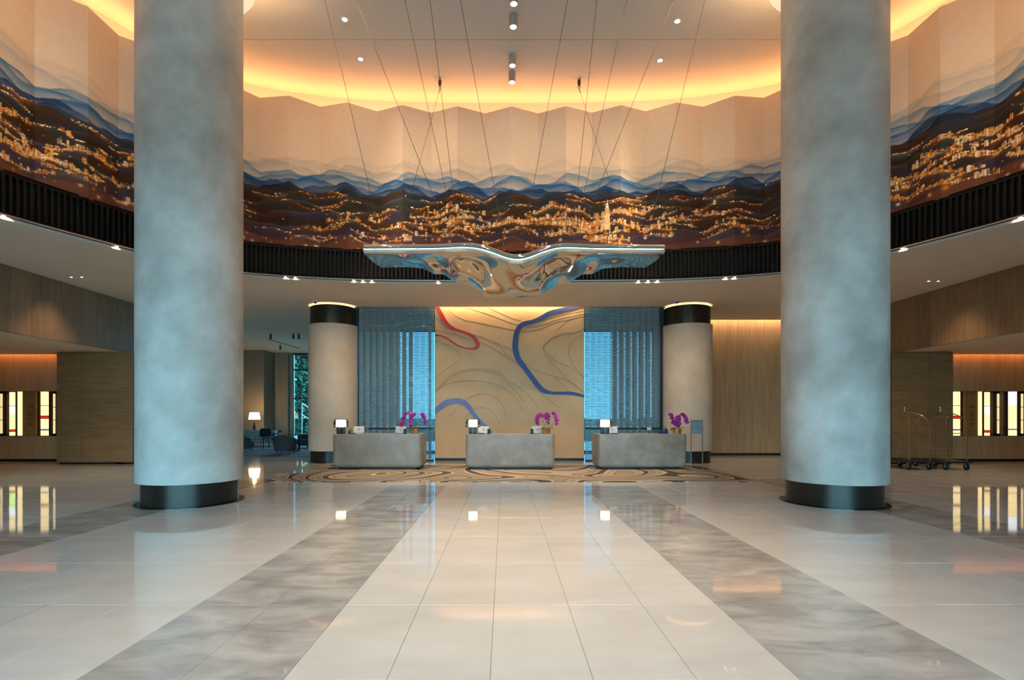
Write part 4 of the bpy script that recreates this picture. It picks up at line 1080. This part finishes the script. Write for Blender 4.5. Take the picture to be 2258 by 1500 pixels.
# ------------------------------------------------------------------ ceiling lights
M_LENS = emission('warm_lens', (1.0, .86, .66), 40)
M_LENS2 = emission('small_lens', (1.0, .84, .60), 7)
TRIM = MB().lathe([(.055, 0), (.085, 0), (.085, -.008), (.058, -.004)], 28, cap=False, closed_prof=True).mesh('trim_ring', M_WHITEP, True)
LENS = MB().lathe([(0, .0), (.056, .0), (.056, -.003), (0, -.003)], 24, cap=False).mesh('lens', M_LENS, True)
def downlight(x, y, label, group, power=DOWN_W):
    t = thing('downlight', label, 'downlight', (x, y, ZC), group=group)
    put('trim_ring', TRIM, t); put('lens', LENS, t)
    light('bulb', 'SPOT', (0, 0, -.03), power, SOFTW, parent=t, spot_size=math.radians(56), spot_blend=1.0, shadow_soft_size=.06)
    return t
for sd, x, ys, nm in ((-1, -3.58, (11.7, 13.0), 'left'), (1, 3.9, (11.75, 13.05), 'right')):
    for yy, wd_ in ((ys[1], 'nearer'), (ys[0], 'farther from')):
        d_ = downlight(x, yy, 'flush ceiling downlight %s of the wires, the one %s the mural' % (nm, wd_), 'flush ceiling downlights')
        bl = [c for c in d_.children if c.type == 'LIGHT'][0]; bl.rotation_mode = 'QUATERNION'
        bl.rotation_quaternion = (Vector((x * .55, 14.4, .6)) - Vector((x, yy, ZC))).to_track_quat('-Z', 'Y'); bl.data.color = (1, .72, .46); bl.data.spot_size = math.radians(42); bl.location = (0, 0, -.05)
    for k in range(1, 6):  # extra lamps out of view, added to brighten the mural
        xo = x * (.95 if k < 3 else .34 if k == 3 else 1.0)
        d_ = downlight(xo, ys[0] - 1.9 * k, 'added unseen ceiling spotlight turned to the mural, above the %s half of the foreground floor' % nm, 'added mural spotlights out of view', ACCENT_W * (1 if k < 4 else 1.7))
        aim = (Vector((sd * (1.2, 3.4, 5.4, 9.4, 10.0)[k - 1], (14.2, 14.0, 13.6, 9.4, 8.0)[k - 1], 7.6)) - Vector((xo, ys[0] - 1.9 * k, ZC)))
        bl = [c for c in d_.children if c.type == 'LIGHT'][0]
        bl.rotation_mode = 'QUATERNION'; bl.rotation_quaternion = aim.to_track_quat('-Z', 'Y'); bl.data.color = (1.0, .70, .42); bl.data.spot_size = math.radians(64 if k < 3 else 48 if k == 3 else 42)
        bl.location = (0, 0, -.05)
CYL = MB().lathe([(.10, 0), (.10, -.02), (.085, -.24), (.078, -.26), (.07, -.26), (.07, -.235)], 28, cap=False).mesh('housing', mat('ribbed_grey', '#b8b0a8', rough=.4), True)
def cylinder_spot(y, label, group, power):
    t = thing('cylinder_spotlight', label, 'spotlight', (XC, y, ZC), group=group)
    put('housing', CYL, t)
    l_ = put('lens', LENS, t, (0, 0, -.245)); l_.scale = (1.2, 1.2, 1)
    light('bulb', 'SPOT', (0, 0, -.27), power, SOFTW, parent=t, spot_size=math.radians(56), spot_blend=1.0, shadow_soft_size=.06)
ordn = ('nearest the mural', 'second from the mural', 'third from the mural', 'fourth from the mural, cut by the picture top')
for k, y in enumerate((13.5, 12.86, 11.58, 10.93)):
    cylinder_spot(y, 'cylinder ceiling spotlight in the middle row, ' + ordn[k], 'cylinder ceiling spotlights', CYL_W)
for k, y in enumerate((9.66, 9.02, 7.75, 7.1, 5.8, 5.2, 3.9, 3.3)):  # row continued out of view, added for more light on the floor
    cylinder_spot(y, 'added unseen cylinder spotlight overhead that brightens the floor', 'added cylinder spotlights out of view', OVERHEAD_W if y < 9.1 else CYL_W)
# small downlights in the soffit's black slot
SL = MB().lathe([(0, .0), (.03, .0), (.03, -.004), (0, -.004)], 16, cap=False).mesh('lens', M_LENS2, True)
SR = MB().lathe([(.036, .03), (.05, .03), (.05, -.006), (.036, -.006)], 20, cap=False, closed_prof=True).mesh('bezel', M_DARK, True)
def soffit_light(x, y, z, label, group, power=60, aim=None):
    t = thing('soffit_light', label, 'downlight', (x, y, z), group=group)
    put('bezel', SR, t); put('lens', SL, t)
    bl = light('bulb', 'SPOT', (0, 0, -.02), power, (1, .74, .46), parent=t, spot_size=math.radians(95), spot_blend=1.0, shadow_soft_size=.03)
    if aim:
        bl.rotation_mode = 'QUATERNION'; bl.rotation_quaternion = (Vector(aim) - Vector((x, y, z))).to_track_quat('-Z', 'Y')
def s_for_px(px):
    best = min(np.linspace(-13, 13, 2601), key=lambda s: abs(VX + F * at_s(s, .07)[0].x / at_s(s, .07)[0].y - px) + (0 if at_s(s)[0].y > 7 else 1e4))
    return float(best)
slots = [(8, 'at the left picture edge'), (258, 'just left of the big left column'), (629, 'left one right of the big left column'), (651, 'right one beside the big left column'),
         (780, 'outermost of three left of the sculpture'), (800, 'middle one of three left of the sculpture'), (820, 'innermost of three left of the sculpture'), (966, 'single one under the left wing'),
         (1408, 'innermost of three right of the sculpture'), (1429, 'middle one of three right of the sculpture'), (1450, 'outermost of three right of the sculpture'), (1600, 'left one beside the big right column'), (1620, 'right one left of the big right column'),
         (1990, 'just right of the big right column'), (2250, 'at the right picture edge')]
for px, nm in slots:
    p, a = at_s(s_for_px(px), .07)
    soffit_light(p.x, p.y, ZS + .045, 'small slot downlight on the soffit edge, ' + nm, 'small downlights in the soffit slot', SLOT_W, (p.x * 1.08, 17.6, 1.8) if 600 < px < 1700 else (p.x * 1.5, 14.5, 2.0))
for px, py, nm in ((157, 611, 'left of the pair on the left soffit'), (180, 611, 'right of the pair on the left soffit'), (2048, 620, 'left of the pair on the right soffit'), (2069, 620, 'right of the pair on the right soffit')):
    D = F * (ZS - CH) / (VY - py); p = P(px, py, D)
    soffit_light(p.x, D, ZS, 'recessed soffit downlight, ' + nm, 'paired downlights on the soffit', 70)
# wash for desks: row of soffit lights above the reception, seen edge-on only
# ------------------------------------------------------------------ dome cameras on the soffit before the small columns
for px, nm in ((695, 'left'), (1493, 'right')):
    p = P(px, 676, 16.45)
    t = thing('dome_camera', 'white dome camera on the soffit before the %s cream column' % nm, 'camera', (p.x, 16.45, ZS), group='dome cameras')
    MB().lathe([(.0, 0), (.075, 0), (.075, -.035), (.062, -.045), (0, -.045)], 24, cap=False).build('housing', M_WHITEP, t, True)
    MB().lathe([(.05 * math.cos(a), -.045 - .05 * math.sin(a)) for a in np.linspace(0, PI / 2, 7)], 20, cap=False).build('dome', mat('dome_smoke', '#2b2b2b', rough=.1), t, True)

# ------------------------------------------------------------------ lounge beyond the left opening
M_SOFA = mat('pale_grey_fabric', '#8f989b', '#a0a9ab', scale=20, rough=.9)
M_SOFAD = mat('charcoal_fabric', '#3b3d40', '#46484b', scale=20, rough=.9)
M_PIL = mat('dark_navy_fabric', '#1b1c2a', rough=.9)
lr = thing('lounge_carpet', 'dark patterned carpet under the lounge seats', 'carpet', (-9.6, 23.5, 0))
MB().box(-5.2, 3.1, -4.1, 4.6, .0005, .012).build('pile', mat('lounge_carpet', '#3d3a44', '#6a6770', scale=1.1, stretch=(.5, 2.2, 1), rough=.95, lo=.42, hi=.58), lr)
def sofa(x, y, rz, label):
    t = thing('sofa', label, 'sofa', (x, y, .012), rz)
    MB().rbox(-1.0, 1.0, -.42, .42, .16, .34, .03, 2).build('frame', M_SOFA, t, True)
    for s in (-1, 1):
        MB().rbox(s * .44 - .42, s * .44 + .42, -.40, .25, .33, .47, .05, 3).build('seat_cushion', M_SOFA, t, True)
        MB().rbox(s * .44 - .42, s * .44 + .42, .18, .36, .45, .80, .05, 3).build('back_cushion', M_SOFA, t, True)
        MB().rbox(s * .94 - .08, s * .94 + .08, -.42, .42, .2, .66, .05, 3).build('arm', M_SOFAD, t, True)
    MB().rbox(-1.0, 1.0, .34, .44, .2, .78, .03, 2).build('backrest', M_SOFAD, t, True)
    for a in (-.9, .9):
        for b_ in (-.34, .34): MB().cyl((a, b_, 0), .025, 0, .17, 10, .03).build('leg', M_DARK, t)
    return t
sofa(P(575, 970, 25.9).x - .25, 26.2, 0, 'pale grey lounge sofa before the brown pier')
pl = thing('throw_pillow', 'dark navy throw pillow on the pale lounge sofa', 'pillow', (P(583, 955, 26).x, 26.05, .49)); pl.rotation_euler = (math.radians(-18), 0, .1)
MB().rbox(-.26, .26, -.07, .07, 0, .42, .065, 3).build('cover', M_PIL, pl, True)
def armchair(x, y, rz, label, m):
    t = thing('lounge_armchair', label, 'armchair', (x, y, .012), rz, group='lounge armchairs')
    MB().rbox(-.36, .36, -.36, .32, .14, .42, .08, 3).build('seat', m, t, True)
    vs_ = []; fs_ = []; n = 20
    for i in range(n + 1):
        a = math.radians(-25 + 230 * i / n); e = math.sin(PI * i / n)
        h = .52 + .20 * e
        for r_, z_ in ((.37, .10), (.45, h), (.40, h + .02), (.33, .14)):
            vs_.append((r_ * math.cos(a), r_ * math.sin(a) * .9 - .0, z_))
    for i in range(n):
        for k in range(4):
            k2 = (k + 1) % 4; fs_.append((4 * i + k, 4 * i + 4 + k, 4 * i + 4 + k2, 4 * i + k2))
    fs_.append((0, 1, 2, 3)); fs_.append((4 * n + 3, 4 * n + 2, 4 * n + 1, 4 * n))
    MB().add(vs_, fs_).build('shell_back', m, t, True)
    for a in (-.26, .26):
        for b_ in (-.24, .24): MB().cyl((a, b_, 0), .018, 0, .15, 8, .022).build('leg', M_DARK, t)
    return t
armchair(P(629, 1000, 21).x, 21.0, PI, 'grey lounge armchair with its curved back to the lobby', M_SOFAD)
armchair(P(535, 1000, 22.5).x, 22.5, PI * .8, 'grey lounge armchair partly hidden by the big left column', M_SOFAD)
armchair(P(667, 990, 24).x, 24.6, -.5, 'dark lounge armchair beyond the round table', M_SOFAD)
tb = thing('round_table', 'dark round lounge table beside the cream column', 'table', (P(660, 990, 22.6).x, 22.6, .012))
MB().cyl((0, 0, 0), .48, .70, .73, 36).build('table_top', M_DARK, tb, True); MB().lathe([(.26, 0), (.26, .02), (.05, .06), (.04, .70)], 24).build('pedestal', M_DARK, tb, True)
vz = thing('bud_vase', 'small white flower in a vase on the low lounge table', 'vase', (P(608, 955, 24.3).x, 24.3, .532))
MB().lathe([(.03, 0), (.045, .05), (.02, .12), (.025, .15)], 14).build('vase', M_WHITEP, vz, True)
MB().ell((0, 0, .24), .06, .06, .05, 10, 7).build('blossom', mat('white_petal', '#dfe6e2', rough=.6), vz, 'all'); MB().tube([(0, 0, .14), (0, 0, .22)], .006, 6).build('stem', M_STEM, vz)
lt = thing('low_table', 'low dark lounge table before the sofa', 'table', (P(608, 955, 24.3).x, 24.3, .012))
MB().rbox(-.5, .5, -.35, .35, .47, .52, .015, 2).build('table_top', M_DARK, lt)
for a in (-.42, .42):
    for b_ in (-.28, .28): MB().box(a - .025, a + .025, b_ - .025, b_ + .025, 0, .48).build('leg', M_DARK, lt)
cn = thing('console_table', 'dark console table behind the sofa', 'table', (P(559, 950, 27.6).x, 27.7, .012))
MB().rbox(-.5, .5, -.2, .2, .66, .72, .01, 1).build('table_top', M_DARK, cn)
for a in (-.45, .45): MB().box(a - .03, a + .03, -.18, .18, 0, .67).build('side_panel', M_DARK, cn)
tl = thing('table_lamp', 'lounge lamp with a glowing tapered shade on a dark cone base', 'lamp', (P(559, 950, 27.6).x, 27.7, .733))
MB().lathe([(.085, 0), (.085, .02), (.03, .55), (.03, .6)], 20).build('base', M_DARK, tl, True)
MB().lathe([(.29, .60), (.23, .97)], 32, cap=False).build('shade', mat('lit_linen', '#f0dfc0', rough=.7, emit=(1, .80, .50), emit_s=4.5), tl, True)
light('bulb', 'POINT', (0, 0, 1.02), 22, WARM, parent=tl, shadow_soft_size=.08)
# ceiling spots and track in the lounge
for k, (px, py) in enumerate(((597, 739), (647, 739), (659, 739), (618, 764))):
    D = 1150 * (ZS - CH) / (VY - py + 3); p = P(px, py, D)
    t = thing('track_spot', 'black ceiling spot in the lounge, ' + ('leftmost of the near three', 'middle of the near three', 'rightmost of the near three', 'the farther single one')[k], 'spotlight', (p.x, D, ZS), group='black lounge spots')
    MB().cyl((0, 0, 0), .03, -.06, 0, 12).build('mount', M_DARK, t); MB().cyl((0, 0, 0), .045, -.24, -.05, 16).build('can', M_DARK, t, True)
a, b_ = P(592, 748, 24.7), P(677, 773, 29)
tag(MB().tube([(a.x, a.y, ZS - .012), (b_.x, b_.y - 1.0, ZS - .012)], .03, 6).build('ceiling_track', M_DARK), 'dark slanting track on the lounge ceiling', 'track')

# ------------------------------------------------------------------ outdoors seen through the windows
struct('ground', MB().box(-70, 70, 31.2, 90, -.4, -.3).box(-70, 70, -70, -8.3, -.4, -.3), mat('wet_paving', '#7c8484', '#8d9494', scale=.4, rough=.7), label='paved ground outdoors')
M_TREE = mat('dark_foliage', '#1c3d30', '#3d6a52', scale=3, rough=.8); M_BARK = mat('bark', '#2a241c', rough=.9)
def tree(x, y, h, label, seed):
    r = random.Random(seed); t = thing('tree', label, 'tree', (x, y, -.3), group='trees beyond the windows')
    MB().tube([(0, 0, 0), (.05, 0, h * .4), (0, .05, h * .75)], [.14, .11, .05], 8).build('trunk', M_BARK, t, True)
    mb = MB()
    for k in range(5200):
        a = r.uniform(0, 2 * PI); zz_ = r.uniform(.08, 1.0); rr = h * .30 * math.sin(PI * min(1, zz_ * .85 + .15)) ** .7 * r.uniform(.5, 1)
        c = Vector((rr * math.cos(a), rr * math.sin(a), h * zz_)); R = Matrix.Rotation(r.uniform(0, 6), 3, Vector((r.random() - .5, r.random() - .5, r.random() - .5)).normalized()); q = r.uniform(.13, .28)
        mb.add([c + R @ Vector(v) * q for v in ((-1, 0, 0), (0, -.5, .15), (1, 0, 0), (0, .5, .15))], [(0, 1, 2, 3)])
    tag(mb.build('crown', M_TREE, t), kind='stuff')
hv = []; hf = []; hn = 60
for i in range(hn + 1):
    for j in range(20):
        x = -40 + 80 * i / hn; y = 38 + 1.6 * j
        hv.append((x + rnd.uniform(-.4, .4), y + rnd.uniform(-.4, .4), -.4 + (.36 if x < -.31 * y else .04) * (y - 38) + (rnd.uniform(-.4, .7) if j else 0)))
for i in range(hn):
    for j in range(19): hf.append((i * 20 + j, (i + 1) * 20 + j, (i + 1) * 20 + j + 1, i * 20 + j + 1))
struct('ground_hillside', MB().add(hv, hf), mat('wooded_hillside', '#22443a', '#4f8076', scale=.9, rough=.9, detail=9, lo=.35, hi=.65), label='wooded green hillside outdoors')
for k, (x, nm) in enumerate(((-14.15, 'in the lounge window beside the cream column'),)):
    tree(x, 36.0, 7.4, 'dark green tree outside, ' + nm, 50 + k)
sr = thing('stair_railing', 'pale slanting stair railing outside the lounge window', 'railing', (-12.0, 32.5, -.3))
MB().tube([(-.6, 0, 2.6), (1.6, 0, 1.1)], .035, 8).build('top_rail', M_STEELTRIM, sr); MB().tube([(-.6, 0, 1.9), (1.6, 0, .4)], .03, 8).build('lower_rail', M_STEELTRIM, sr)
for k in range(5):
    x = -.6 + .55 * k; MB().tube([(x, 0, 0), (x, 0, 2.6 - .68 * .55 * k)], .02, 6).build('baluster', M_STEELTRIM, sr)
